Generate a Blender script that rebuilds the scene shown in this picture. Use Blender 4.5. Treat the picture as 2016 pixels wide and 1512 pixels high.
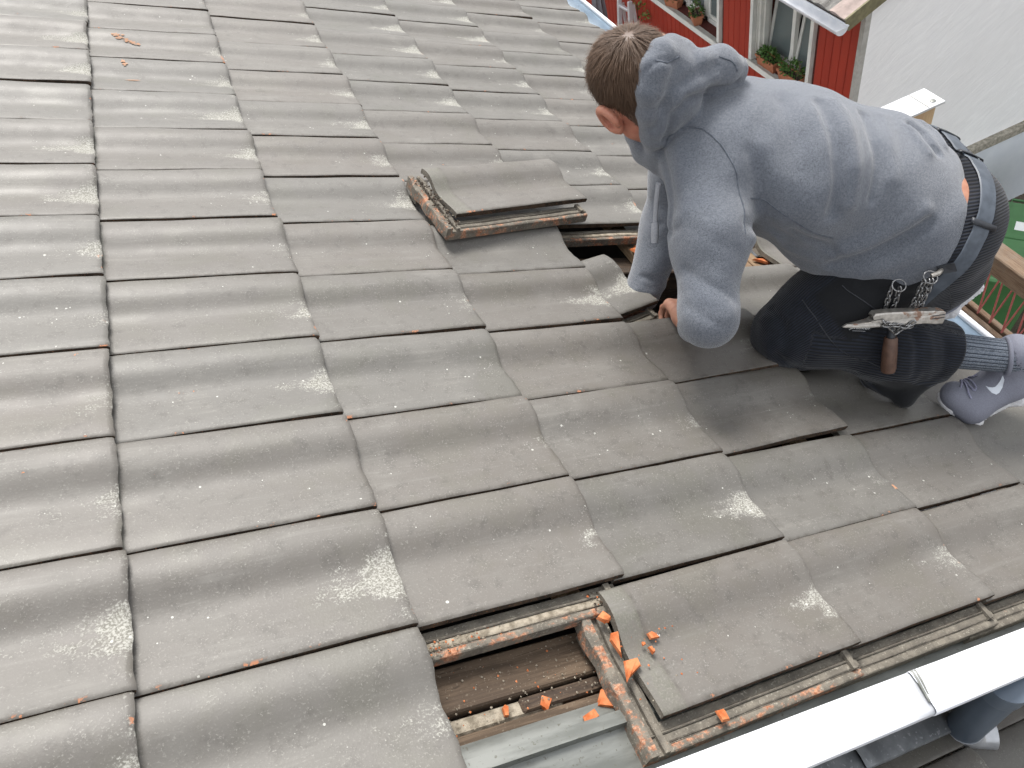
import bpy, math, random
import numpy as np
from mathutils import Matrix, Vector

# ---------------------------------------------------------------- scene, camera, light
scene = bpy.context.scene
for o in list(bpy.data.objects):
    bpy.data.objects.remove(o, do_unlink=True)
COL = scene.collection
random.seed(7)
RNG = np.random.default_rng(7)

TH = math.radians(28.0)                      # roof pitch
# roof frame: x = down the slope, y = along the eave (away), z = out of the roof
RM = Matrix(((math.cos(TH), 0, math.sin(TH), 0), (0, 1, 0, 0), (-math.sin(TH), 0, math.cos(TH), 0), (0, 0, 0, 1)))

cam = bpy.data.cameras.new("camera")
cam.sensor_width = 36.0
cam.lens = 1500.0 / 2016.0 * 36.0
cam.clip_start = 0.02
cam.clip_end = 500.0
cam_ob = bpy.data.objects.new("camera", cam)
COL.objects.link(cam_ob)
cam_ob.matrix_world = Matrix(((0.904338, 0.416429, -0.093596, 0.455654),
                              (-0.377643, 0.678443, -0.630159, -0.665796),
                              (-0.198920, 0.605226, 0.770800, 0.798138),
                              (0, 0, 0, 1)))
scene.camera = cam_ob

SUN_EL, SUN_AZ = math.radians(54.0), math.radians(18.0)   # azimuth measured from +Y towards +X
world = bpy.data.worlds.new("World")
scene.world = world
world.use_nodes = True
wn = world.node_tree
sky = wn.nodes.new("ShaderNodeTexSky")
sky.sky_type = 'NISHITA'
sky.sun_disc = False
sky.sun_elevation = SUN_EL
sky.sun_rotation = SUN_AZ
sky.air_density = 1.0
sky.dust_density = 4.0
sky.ozone_density = 1.0
hs = wn.nodes.new("ShaderNodeHueSaturation")   # the sky is overcast: nearly grey
hs.inputs["Saturation"].default_value = 0.30
ov = wn.nodes.new("ShaderNodeMix")               # even cloud cover
ov.data_type = 'RGBA'
ov.inputs[0].default_value = 0.78
ov.inputs[7].default_value = (7.4, 7.6, 7.9, 1.0)
bg = wn.nodes["Background"]
wn.links.new(sky.outputs[0], hs.inputs["Color"])
wn.links.new(hs.outputs[0], ov.inputs[6])
wn.links.new(ov.outputs[2], bg.inputs[0])
bg.inputs[1].default_value = 0.075
sun = bpy.data.lights.new("sun", 'SUN')
sun.energy = 2.4
sun.angle = math.radians(25.0)
sun.color = (1.0, 0.965, 0.92)
sun_ob = bpy.data.objects.new("sun", sun)
COL.objects.link(sun_ob)
sd = Vector((math.sin(SUN_AZ) * math.cos(SUN_EL), math.cos(SUN_AZ) * math.cos(SUN_EL), math.sin(SUN_EL)))
sun_ob.rotation_euler = (-sd).to_track_quat('-Z', 'Y').to_euler()
sun_ob.location = (0, 0, 12)
scene.view_settings.view_transform = 'Standard'
scene.view_settings.look = 'None'
scene.view_settings.exposure = 1.27
scene.view_settings.gamma = 1.0
scene.view_settings.use_curve_mapping = False
scene.cycles.max_bounces = 5
scene.cycles.diffuse_bounces = 3
scene.cycles.glossy_bounces = 2
scene.cycles.transmission_bounces = 2
scene.cycles.use_adaptive_sampling = True
scene.cycles.adaptive_threshold = 0.03

# ---------------------------------------------------------------- helpers
DU, DV = 0.335, 0.198808

def link(o, parent=None):
    COL.objects.link(o)
    if parent is not None:
        o.parent = parent
    return o

def tag(o, label, cat, group=None):
    o["label"] = label
    o["category"] = cat
    if group:
        o["group"] = group
    return o

def empty(name, label=None, cat=None, mat4=None, group=None):
    o = bpy.data.objects.new(name, None)
    o.empty_display_size = 0.1
    if mat4 is not None:
        o.matrix_world = mat4
    link(o)
    if label:
        tag(o, label, cat, group)
    return o

def mesh(name, v, f, mats=(), smooth=False, fm=None):
    m = bpy.data.meshes.new(name)
    m.from_pydata([tuple(map(float, p)) for p in v], [], [tuple(map(int, q)) for q in f])
    for a in (mats if isinstance(mats, (list, tuple)) else [mats]):
        m.materials.append(a)
    if fm is not None:
        m.polygons.foreach_set("material_index", np.asarray(fm, dtype=np.int32))
    if smooth:
        m.polygons.foreach_set("use_smooth", np.ones(len(m.polygons), dtype=bool))
    m.update()
    return m

def obj(name, me, parent=None, loc=None, rot=None, mat4=None):
    o = bpy.data.objects.new(name, me)
    link(o, parent)
    if mat4 is not None:
        o.matrix_local = mat4
    if loc is not None:
        o.location = loc
    if rot is not None:
        o.rotation_euler = rot
    return o

class MB:
    """collects polygons"""
    def __init__(self):
        self.v, self.f, self.m = [], [], []
    def add(self, v, f, mi=0):
        n = len(self.v)
        self.v += [tuple(p) for p in v]
        self.f += [tuple(i + n for i in q) for q in f]
        self.m += [mi] * len(f)
        return self
    def box(self, lo, hi, mi=0, bev=0.0, mat4=None):
        x0, y0, z0 = lo; x1, y1, z1 = hi
        if bev <= 0:
            v = [(x0, y0, z0), (x1, y0, z0), (x1, y1, z0), (x0, y1, z0), (x0, y0, z1), (x1, y0, z1), (x1, y1, z1), (x0, y1, z1)]
            f = [(3, 2, 1, 0), (4, 5, 6, 7), (0, 1, 5, 4), (1, 2, 6, 5), (2, 3, 7, 6), (3, 0, 4, 7)]
        else:
            b = bev
            v = []
            def oct_(z, ins):
                c = b
                a0, a1, c0, c1 = x0 + ins, x1 - ins, y0 + ins, y1 - ins
                v.extend([(a0 + c, c0, z), (a1 - c, c0, z), (a1, c0 + c, z), (a1, c1 - c, z), (a1 - c, c1, z), (a0 + c, c1, z), (a0, c1 - c, z), (a0, c0 + c, z)])
            oct_(z0, b * .9); oct_(z0 + b, 0); oct_(z1 - b, 0); oct_(z1, b * .9)
            f = [tuple(range(7, -1, -1)), tuple(range(24, 32))]
            for k in range(3):
                for i in range(8):
                    j = (i + 1) % 8
                    f.append((k * 8 + i, k * 8 + j, (k + 1) * 8 + j, (k + 1) * 8 + i))
        if mat4 is not None:
            v = [tuple(mat4 @ Vector(p)) for p in v]
        return self.add(v, f, mi)
    def tube(self, pts, rad, seg=8, mi=0, caps=True, closed=False):
        P = [Vector(p) for p in pts]
        n = len(P)
        rad = [rad] * n if isinstance(rad, (int, float)) else rad
        v = []
        up = None
        for i in range(n):
            if closed:
                t = (P[(i + 1) % n] - P[i - 1]).normalized()
            else:
                t = (P[min(i + 1, n - 1)] - P[max(i - 1, 0)]).normalized()
            if up is None:
                up = Vector((0, 0, 1)) if abs(t.z) < .9 else Vector((1, 0, 0))
            a = t.cross(up)
            if a.length < 1e-6:
                a = t.cross(Vector((0.3, 1, 0.2)))
            a.normalize()
            b = a.cross(t).normalized()
            up = b
            for k in range(seg):
                w = 2 * math.pi * k / seg
                v.append(P[i] + rad[i] * (math.cos(w) * a + math.sin(w) * b))
        f = []
        for i in range(n if closed else n - 1):
            i2 = (i + 1) % n
            for k in range(seg):
                k2 = (k + 1) % seg
                f.append((i * seg + k, i2 * seg + k, i2 * seg + k2, i * seg + k2))
        if caps and not closed:
            f.append(tuple(range(seg)))
            f.append(tuple((n - 1) * seg + k for k in range(seg - 1, -1, -1)))
        f = [tuple(reversed(q)) for q in f]
        return self.add(v, f, mi)
    def prism(self, poly, axis, a, b, mi=0):
        """closed polygon in the two other axes, extruded along axis from a to b"""
        n = len(poly)
        def put(p, t):
            if axis == 0: return (t, p[0], p[1])
            if axis == 1: return (p[0], t, p[1])
            return (p[0], p[1], t)
        v = [put(p, a) for p in poly] + [put(p, b) for p in poly]
        f = [tuple(range(n)), tuple(range(2 * n - 1, n - 1, -1))]
        for i in range(n):
            j = (i + 1) % n
            f.append((i, n + i, n + j, j))
        return self.add(v, f, mi)
    def mesh(self, name, mats, smooth=False):
        me = mesh(name, self.v, self.f, mats, smooth, self.m)
        import bmesh
        bm = bmesh.new(); bm.from_mesh(me)
        bmesh.ops.recalc_face_normals(bm, faces=bm.faces)
        bm.to_mesh(me); bm.free()
        return me

def auto_smooth(me, deg=35):
    me.polygons.foreach_set("use_smooth", np.ones(len(me.polygons), dtype=bool))
    me.set_sharp_from_angle(angle=math.radians(deg))
    return me

# ---------------------------------------------------------------- materials
class NT:
    def __init__(self, name):
        self.mat = bpy.data.materials.new(name)
        self.mat.use_nodes = True
        self.t = self.mat.node_tree
        self.b = self.t.nodes["Principled BSDF"]
    def n(self, typ, **kw):
        x = self.t.nodes.new("ShaderNode" + typ)
        for k, v in kw.items():
            if k in x.inputs:
                self.put(x.inputs[k], v)
            else:
                setattr(x, k, v)
        return x
    def put(self, sock, v):
        if hasattr(v, "links") and hasattr(v, "is_output"):
            self.t.links.new(v, sock)
        else:
            sock.default_value = (*v, 1.0) if isinstance(v, (tuple, list)) and len(v) == 3 and sock.type == 'RGBA' else v
    def set(self, **kw):
        for k, v in kw.items():
            self.put(self.b.inputs[k.replace("_", " ")], v)
        return self
    def math(self, op, a, b=None, c=None, clamp=False):
        x = self.t.nodes.new("ShaderNodeMath"); x.operation = op; x.use_clamp = clamp
        self.put(x.inputs[0], a)
        if b is not None: self.put(x.inputs[1], b)
        if c is not None: self.put(x.inputs[2], c)
        return x.outputs[0]
    def vmath(self, op, a, b=None):
        x = self.t.nodes.new("ShaderNodeVectorMath"); x.operation = op
        self.put(x.inputs[0], a)
        if b is not None: self.put(x.inputs[1], b)
        return x.outputs[0]
    def mix(self, f, a, b):
        x = self.t.nodes.new("ShaderNodeMix"); x.data_type = 'RGBA'
        self.put(x.inputs[0], f); self.put(x.inputs[6], a); self.put(x.inputs[7], b)
        return x.outputs[2]
    def ramp(self, f, lo, hi, a=0.0, b=1.0):
        x = self.t.nodes.new("ShaderNodeMapRange"); x.interpolation_type = 'SMOOTHSTEP'
        self.put(x.inputs[0], f)
        x.inputs[1].default_value = lo; x.inputs[2].default_value = hi
        x.inputs[3].default_value = a; x.inputs[4].default_value = b
        return x.outputs[0]
    def noise(self, vec, scale, detail=3.0, rough=0.55, dist=0.0):
        x = self.t.nodes.new("ShaderNodeTexNoise")
        self.put(x.inputs["Vector"], vec)
        x.inputs["Scale"].default_value = scale
        x.inputs["Detail"].default_value = detail
        x.inputs["Roughness"].default_value = rough
        x.inputs["Distortion"].default_value = dist
        return x.outputs["Fac"]
    def voro(self, vec, scale, feature='F1', rnd=1.0):
        x = self.t.nodes.new("ShaderNodeTexVoronoi"); x.feature = feature
        self.put(x.inputs["Vector"], vec)
        x.inputs["Scale"].default_value = scale
        x.inputs["Randomness"].default_value = rnd
        return x.outputs["Distance"], x.outputs["Color"]
    def scaled(self, vec, s):
        return self.vmath('MULTIPLY', vec, s)
    def coords(self, rand=True):
        """object coordinates shifted by the object's own random number"""
        tc = self.t.nodes.new("ShaderNodeTexCoord")
        self.oc = tc.outputs["Object"]
        oi = self.t.nodes.new("ShaderNodeObjectInfo")
        self.rnd = oi.outputs["Random"]
        if not rand:
            return self.oc
        cx = self.t.nodes.new("ShaderNodeCombineXYZ")
        self.put(cx.inputs[0], self.math('MULTIPLY', self.rnd, 37.0))
        self.put(cx.inputs[1], self.math('MULTIPLY', self.rnd, 91.0))
        self.put(cx.inputs[2], self.math('MULTIPLY', self.rnd, 53.0))
        return self.vmath('ADD', self.oc, cx.outputs[0])
    def bump(self, h, strength=0.3, dist=0.002):
        x = self.t.nodes.new("ShaderNodeBump")
        x.inputs["Strength"].default_value = strength
        x.inputs["Distance"].default_value = dist
        self.put(x.inputs["Height"], h)
        self.put(self.b.inputs["Normal"], x.outputs[0])
        return self

def mat_basic(name, c1, c2, scale=20.0, rough=0.6, bump=0.2, bd=0.001, stretch=(1, 1, 1), speck=None, metal=0.0, spec=0.5, rand=True, lo=.35, hi=.65):
    k = NT(name)
    co = k.coords(rand)
    v = k.scaled(co, stretch)
    n = k.noise(v, scale, 5.0, 0.6)
    col = k.mix(k.ramp(n, lo, hi), c1, c2)
    n2 = k.noise(co, scale * 7.3, 2.0)
    if speck:
        col = k.mix(k.ramp(n2, .62, .70), col, speck)
    k.set(Base_Color=col, Roughness=rough, Metallic=metal, Specular_IOR_Level=spec)
    if bump > 0:
        h = k.math('ADD', n, k.math('MULTIPLY', n2, .35))
        k.bump(h, bump, bd)
    return k.mat

def mat_tile(name="tile_glaze"):
    k = NT(name)
    co = k.coords(True)
    sx = k.t.nodes.new("ShaderNodeSeparateXYZ"); k.put(sx.inputs[0], k.oc)
    X, Y = sx.outputs[0], sx.outputs[1]
    big = k.noise(co, 8.0, 3.0, .6)
    mid = k.noise(co, 40.0, 4.0, .68)
    fine = k.noise(co, 330.0, 2.0, .65)
    st = k.noise(k.scaled(co, (5.0, 60.0, 1.0)), 1.0, 3.0, .7, .4)
    r2 = k.math('FRACT', k.math('MULTIPLY', k.rnd, 17.31))
    r3 = k.math('FRACT', k.math('MULTIPLY', k.rnd, 71.7))
    base = k.mix(k.ramp(k.rnd, .2, .9), (0.110, 0.104, 0.094), (0.114, 0.102, 0.090))
    base = k.mix(k.math('MULTIPLY', r2, .32), base, (0.084, 0.079, 0.072))
    base = k.mix(k.ramp(big, .38, .70, 0, .50), base, (0.135, 0.129, 0.117))
    base = k.mix(k.ramp(mid, .48, .74, 0, .60), base, (0.066, 0.060, 0.053))
    base = k.mix(k.ramp(st, .50, .82, 0, .30), base, (0.175, 0.169, 0.156))
    base = k.mix(k.math('MULTIPLY', k.ramp(big, .50, .36), .16), base, (0.105, 0.106, 0.075))
    base = k.mix(k.math('MULTIPLY', k.ramp(fine, .56, .72), k.ramp(mid, .35, .60, .1, .55)), base, (0.26, 0.25, 0.225))
    base = k.mix(k.ramp(k.math('ADD', k.math('MULTIPLY', big, .6), k.math('MULTIPLY', st, .5)), .60, .76, 0, .32), base, (0.18, 0.170, 0.152))
    # scuffed marks
    sc = k.math('MULTIPLY', k.ramp(k.noise(k.scaled(co, (60.0, 330.0, 1.0)), 1.0, 2.0, .7, 1.5), .62, .72), k.ramp(big, .56, .66))
    base = k.mix(k.math('MULTIPLY', sc, .40), base, (0.31, 0.30, 0.28))
    # lichen crust: along the trough towards the foot and on the foot edge
    foot = k.ramp(X, .10, .335)
    band = k.math('MULTIPLY', k.ramp(Y, .030, .075), k.ramp(Y, .140, .085))
    edge = k.ramp(X, .270, .334)
    amt = k.math('ADD', .25, k.math('MULTIPLY', r3, .95))
    crust = k.math('MULTIPLY', k.math('ADD', k.math('MULTIPLY', k.math('MULTIPLY', foot, band), .34), k.math('MULTIPLY', edge, .17)), amt)
    cn = k.math('ADD', k.math('MULTIPLY', mid, .60), k.math('ADD', k.math('MULTIPLY', fine, .34), k.math('MULTIPLY', st, .28)))
    tot = k.math('ADD', crust, cn)
    lm = k.ramp(tot, .80, 1.02)
    lcol = k.mix(k.ramp(fine, .38, .62), (0.17, 0.165, 0.140), (0.40, 0.395, 0.36))
    base = k.mix(k.math('MULTIPLY', lm, .72), base, lcol)
    # round lichen spots, clustered in the trough
    d, dc = k.voro(co, 150.0)
    sp = k.t.nodes.new("ShaderNodeSeparateColor"); k.put(sp.inputs[0], dc)
    size = k.math('ADD', .03, k.math('MULTIPLY', k.math('POWER', sp.outputs[0], 5.0), .34))
    dense = k.math('MULTIPLY', k.math('ADD', .05, k.math('MULTIPLY', band, k.math('ADD', .25, foot))), k.ramp(k.math('ADD', mid, k.math('MULTIPLY', big, .6)), .78, .98, .04, .75))
    on = k.math('LESS_THAN', sp.outputs[1], dense)
    dots = k.math('MULTIPLY', k.ramp(k.math('SUBTRACT', d, size), .03, -.03), on)
    base = k.mix(k.math('MULTIPLY', dots, .75), base, (0.50, 0.50, 0.46))
    # grime along the joints
    dj = k.math('MAXIMUM', k.ramp(Y, .010, .001), k.math('MAXIMUM', k.ramp(Y, .188, .196), k.ramp(k.math('ABSOLUTE', k.math('ADD', X, k.math('MULTIPLY', mid, .004))), .008, .002)))
    base = k.mix(k.math('MULTIPLY', dj, k.ramp(mid, .40, .62, .12, .65)), base, (0.060, 0.052, 0.042))
    # the strip that lay under the next tile: pale green crust
    hd = k.ramp(X, -.001, -.004)
    base = k.mix(k.math('MULTIPLY', hd, k.ramp(mid, .3, .6, .1, .5)), base, k.mix(k.ramp(fine, .35, .65), (0.100, 0.100, 0.076), (0.145, 0.142, 0.112)))
    # bare clay where an edge has chipped
    ed = k.math('MAXIMUM', k.math('MAXIMUM', k.ramp(Y, .007, .001), k.ramp(X, .325, .334)), k.ramp(Y, .190, .195))
    cw = k.math('ADD', mid, k.math('MULTIPLY', k.math('SUBTRACT', big, .5), .5))
    chip = k.math('MAXIMUM', k.math('MULTIPLY', ed, k.ramp(cw, .665, .70)), k.ramp(k.math('ADD', cw, k.math('MULTIPLY', fine, .10)), .845, .86))
    base = k.mix(k.math('MULTIPLY', chip, .85), base, k.mix(fine, (0.36, 0.125, 0.055), (0.50, 0.24, 0.13)))
    rough = k.math('ADD', k.ramp(big, .3, .7, .48, .60), k.math('MULTIPLY', k.math('MAXIMUM', lm, chip), .35), clamp=True)
    k.set(Base_Color=base, Roughness=rough, Specular_IOR_Level=.52)
    h = k.math('ADD', k.math('MULTIPLY', fine, .45), k.math('MULTIPLY', mid, .9))
    k.bump(h, .38, .0012)
    return k.mat

def mat_lock(name, orange=.5):
    """unglazed interlocking ribs: clay, soot and mortar dust"""
    k = NT(name)
    co = k.coords(True)
    n1 = k.noise(co, 32.0, 5.0, .7)
    n2 = k.noise(k.scaled(co, (1.0, 1.6, 1.0)), 46.0, 5.0, .7)
    n3 = k.noise(co, 220.0, 3.0, .7)
    c = k.mix(k.ramp(n1, .35, .65), (0.105, 0.094, 0.078), (0.170, 0.152, 0.124))
    c = k.mix(k.ramp(n3, .55, .75, 0, .7), c, (0.40, 0.37, 0.31))
    o = k.ramp(k.math('ADD', k.math('MULTIPLY', n2, .7), k.math('MULTIPLY', n1, .3)), .66 - .20 * orange, .76 - .18 * orange)
    c = k.mix(o, c, k.mix(k.ramp(n3, .35, .65), (0.235, 0.085, 0.042), (0.44, 0.235, 0.145)))
    c = k.mix(k.ramp(k.noise(co, 60.0, 3.0, .6), .60, .74, 0, .45), c, (0.050, 0.043, 0.036))
    k.set(Base_Color=c, Roughness=.85, Specular_IOR_Level=.25)
    k.bump(k.math('ADD', n1, n3), .6, .002)
    return k.mat

def mat_wood(name, c1, c2, c3, axis=0, scale=1.0, rough=.8):
    k = NT(name)
    co = k.coords(True)
    s = [46.0 * scale, 46.0 * scale, 46.0 * scale]; s[axis] = 2.6 * scale
    g = k.noise(k.scaled(co, tuple(s)), 1.9, 6.0, .72, 1.0)
    b = k.noise(co, 7.0 * scale, 3.0)
    f = k.noise(co, 260.0, 2.0)
    c = k.mix(k.ramp(g, .40, .60), c1, c2)
    c = k.mix(k.ramp(b, .45, .70, 0, .7), c, c3)
    c = k.mix(k.ramp(g, .60, .68, 0, .7), c, (c3[0] * .35, c3[1] * .35, c3[2] * .35))
    c = k.mix(k.ramp(f, .6, .75, 0, .3), c, (0.30, 0.26, 0.20))
    k.set(Base_Color=c, Roughness=rough, Specular_IOR_Level=.25)
    k.bump(k.math('ADD', g, k.math('MULTIPLY', f, .3)), .5, .002)
    return k.mat

MAT = {}
MAT['tile'] = mat_tile()
MAT['lock'] = mat_lock('tile_ribs', .12)
MAT['lock_orange'] = mat_lock('tile_ribs_broken', .88)
MAT['joint'] = mat_basic('joint_gap_shade', (0.030, 0.024, 0.019), (0.070, 0.050, 0.036), 45, .95, .3, .001, spec=.1, speck=(0.20, 0.09, 0.05))  # shade of the narrow gap put into the near side faces' colour, clay specks
MAT['clay'] = mat_basic('fresh_clay', (0.36, 0.095, 0.030), (0.50, 0.185, 0.080), 60, .9, .6, .002, spec=.2)
MAT['flake'] = mat_basic('flaked_glaze', (0.42, 0.215, 0.125), (0.33, 0.24, 0.18), 160, .9, .4, .001, spec=.2)
MAT['plank'] = mat_wood('old_plank', (0.066, 0.046, 0.031), (0.118, 0.084, 0.057), (0.052, 0.037, 0.027))
MAT['batten'] = mat_wood('batten_wood', (0.22, 0.145, 0.085), (0.33, 0.235, 0.145), (0.15, 0.10, 0.065), axis=1)
MAT['darkwood'] = mat_wood('sooty_wood', (0.045, 0.032, 0.024), (0.09, 0.062, 0.042), (0.03, 0.024, 0.02))
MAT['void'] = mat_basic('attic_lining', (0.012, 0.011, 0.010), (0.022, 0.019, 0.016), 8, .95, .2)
MAT['mortar'] = mat_basic('mortar_crumbs', (0.33, 0.29, 0.23), (0.17, 0.145, 0.11), 90, .95, .8, .003, spec=.15)
MAT['zinc'] = mat_basic('weathered_zinc', (0.205, 0.212, 0.198), (0.125, 0.130, 0.119), 22, .42, .12, .001, metal=.35, stretch=(.4, 2, 1), speck=(0.12, 0.12, 0.10))
MAT['zinc_blue'] = mat_basic('blue_grey_zinc', (0.50, 0.58, 0.66), (0.40, 0.48, 0.56), 6, .33, .05, .001, metal=.25, stretch=(.5, 1, 1))
MAT['white_metal'] = mat_basic('white_metal_and_glare', (0.70, 0.71, 0.735), (0.62, 0.64, 0.68), 7, .34, .04, .001)  # on the verge flange, the zinc's sky reflection is put into the colour
MAT['lead'] = mat_basic('lead_flashing', (0.145, 0.155, 0.165), (0.24, 0.25, 0.26), 16, .45, .3, .002, metal=.3, speck=(0.33, 0.34, 0.35))
MAT['pipe'] = mat_basic('slate_blue_pipe', (0.105, 0.135, 0.175), (0.085, 0.11, 0.145), 9, .30, .05, .001, metal=.15)
MAT['pipe_end'] = mat_basic('bright_zinc_elbow', (0.52, 0.53, 0.55), (0.42, 0.43, 0.45), 20, .28, .08, .001, metal=.55)
MAT['red'] = mat_basic('red_board_paint', (0.335, 0.030, 0.013), (0.295, 0.025, 0.011), 5, .55, .1, .001, stretch=(1, 1, .15))
MAT['red_gap'] = mat_basic('red_board_back', (0.08, 0.012, 0.008), (0.06, 0.01, 0.006), 5, .8, .1)
MAT['trim'] = mat_basic('white_trim_paint', (0.70, 0.70, 0.66), (0.60, 0.61, 0.58), 6, .5, .05)
MAT['sill'] = mat_basic('grey_sill', (0.42, 0.41, 0.38), (0.34, 0.33, 0.30), 14, .7, .2)
MAT['pot'] = mat_basic('terracotta_pot', (0.42, 0.165, 0.085), (0.35, 0.125, 0.065), 14, .85, .2)
MAT['soil'] = mat_basic('potting_soil', (0.03, 0.022, 0.016), (0.05, 0.036, 0.026), 80, .95, .5, .004)
MAT['roof_old'] = mat_basic('mossy_grey_tile', (0.16, 0.155, 0.145), (0.075, 0.07, 0.065), 16, .8, .4, .004, stretch=(.5, 2, 1), speck=(0.26, 0.25, 0.23))
MAT['roof_pink'] = mat_basic('pinkish_verge_tile', (0.33, 0.26, 0.235), (0.25, 0.20, 0.18), 14, .8, .3, .003)
MAT['plinth'] = mat_basic('pale_plinth_paint', (0.68, 0.71, 0.75), (0.62, 0.655, 0.70), 3, .8, .15)
MAT['ledge'] = mat_basic('mossy_concrete_ledge', (0.38, 0.35, 0.29), (0.20, 0.185, 0.15), 22, .95, .5, .004, speck=(0.10, 0.095, 0.075))
MAT['deck'] = mat_wood('dark_deck_board', (0.055, 0.045, 0.035), (0.095, 0.08, 0.062), (0.045, 0.042, 0.03), axis=0)
MAT['rail'] = mat_wood('weathered_rail', (0.115, 0.072, 0.046), (0.185, 0.13, 0.088), (0.15, 0.125, 0.10), axis=1)
MAT['wire'] = mat_basic('faded_red_rod', (0.42, 0.125, 0.115), (0.36, 0.10, 0.09), 30, .6, .1)
MAT['bin'] = mat_basic('green_bin_plastic', (0.060, 0.180, 0.062), (0.050, 0.150, 0.052), 4, .45, .03)
MAT['bin_dark'] = mat_basic('dark_rubber', (0.02, 0.025, 0.02), (0.03, 0.03, 0.03), 10, .7, .1)
MAT['paper'] = mat_basic('white_sticker', (0.78, 0.80, 0.78), (0.74, 0.76, 0.75), 10, .5, 0)
MAT['timber'] = mat_wood('raw_timber', (0.42, 0.29, 0.165), (0.52, 0.38, 0.23), (0.33, 0.23, 0.14), axis=2)
MAT['grey_cloth'] = mat_basic('grey_parasol_cloth', (0.20, 0.19, 0.21), (0.14, 0.135, 0.15), 30, .9, .2, stretch=(1, 1, .2))
MAT['alu'] = mat_basic('bare_aluminium', (0.62, 0.63, 0.65), (0.55, 0.56, 0.58), 12, .35, .05, metal=.4)

def mat_render():
    k = NT('white_render')
    co = k.coords(False)
    rot = k.t.nodes.new("ShaderNodeVectorRotate"); rot.rotation_type = 'Y_AXIS'
    k.put(rot.inputs["Vector"], co); rot.inputs["Angle"].default_value = 0.5
    n = k.noise(k.scaled(rot.outputs[0], (2.2, 8.0, 8.0)), 1.6, 5.0, .62, .8)
    f = k.noise(co, 60.0, 3.0)
    b = k.noise(co, .9, 3.0)
    c = k.mix(k.ramp(n, .35, .7), (0.84, 0.84, 0.84), (0.90, 0.90, 0.895))
    c = k.mix(k.ramp(b, .45, .7, 0, .5), c, (0.81, 0.805, 0.80))
    k.set(Base_Color=c, Roughness=.9, Specular_IOR_Level=.2)
    k.bump(k.math('ADD', n, k.math('MULTIPLY', f, .05)), .38, .018)
    return k.mat
MAT['render'] = mat_render()

def mat_ground():
    k = NT('yard_soil')
    co = k.coords(False)
    n = k.noise(co, 3.0, 6.0, .65)
    f = k.noise(co, 30.0, 4.0, .7)
    c = k.mix(k.ramp(n, .35, .65), (0.060, 0.045, 0.032), (0.105, 0.082, 0.060))
    c = k.mix(k.ramp(f, .58, .70, 0, .7), c, (0.055, 0.065, 0.03))
    c = k.mix(k.ramp(k.noise(co, 70.0, 2.0), .66, .72), c, (0.20, 0.16, 0.12))
    k.set(Base_Color=c, Roughness=.95)
    k.bump(k.math('ADD', n, f), .7, .03)
    return k.mat
MAT['ground'] = mat_ground()

def mat_leaf(name, a, b):
    k = NT(name)
    k.coords(True)
    n = k.noise(k.oc, 45.0, 2.0)
    k.set(Base_Color=k.mix(k.ramp(n, .35, .65), a, b), Roughness=.55)
    return k.mat
MAT['leaf'] = mat_leaf('plant_leaf', (0.030, 0.085, 0.014), (0.095, 0.19, 0.035))
MAT['flower'] = mat_basic('dried_flower', (0.17, 0.10, 0.09), (0.22, 0.12, 0.10), 30, .8, 0)

def mat_glass():
    k = NT('window_glass')
    k.coords(False)
    n = k.noise(k.oc, 2.0, 2.0)
    k.set(Base_Color=k.mix(n, (0.10, 0.125, 0.125), (0.155, 0.18, 0.18)), Roughness=.12, Specular_IOR_Level=.5)
    return k.mat
MAT['glass'] = mat_glass()

# ---------------------------------------------------------------- roof tiles
PROF = [(0, .0108), (.04, .0108), (.14, .0092), (.28, .0050), (.40, .0016), (.48, .0003), (.55, .0015), (.62, .0060),
        (.69, .0114), (.76, .0148), (.83, .0157), (.90, .0148), (.96, .0126), (1.0, .0098)]
PT = np.array([p[0] for p in PROF]); PZ = np.array([p[1] for p in PROF]) * 1.16
def prof(t):
    # smooth interpolation of the tile's wave
    h = .03
    return (np.interp(t - h, PT, PZ) + np.interp(t, PT, PZ) * 2 + np.interp(t + h, PT, PZ)) / 4

TW = DV - .0034          # visible width
THK = .0125
def tilt(x):
    return -.010 + .016 * x / DU

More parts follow.
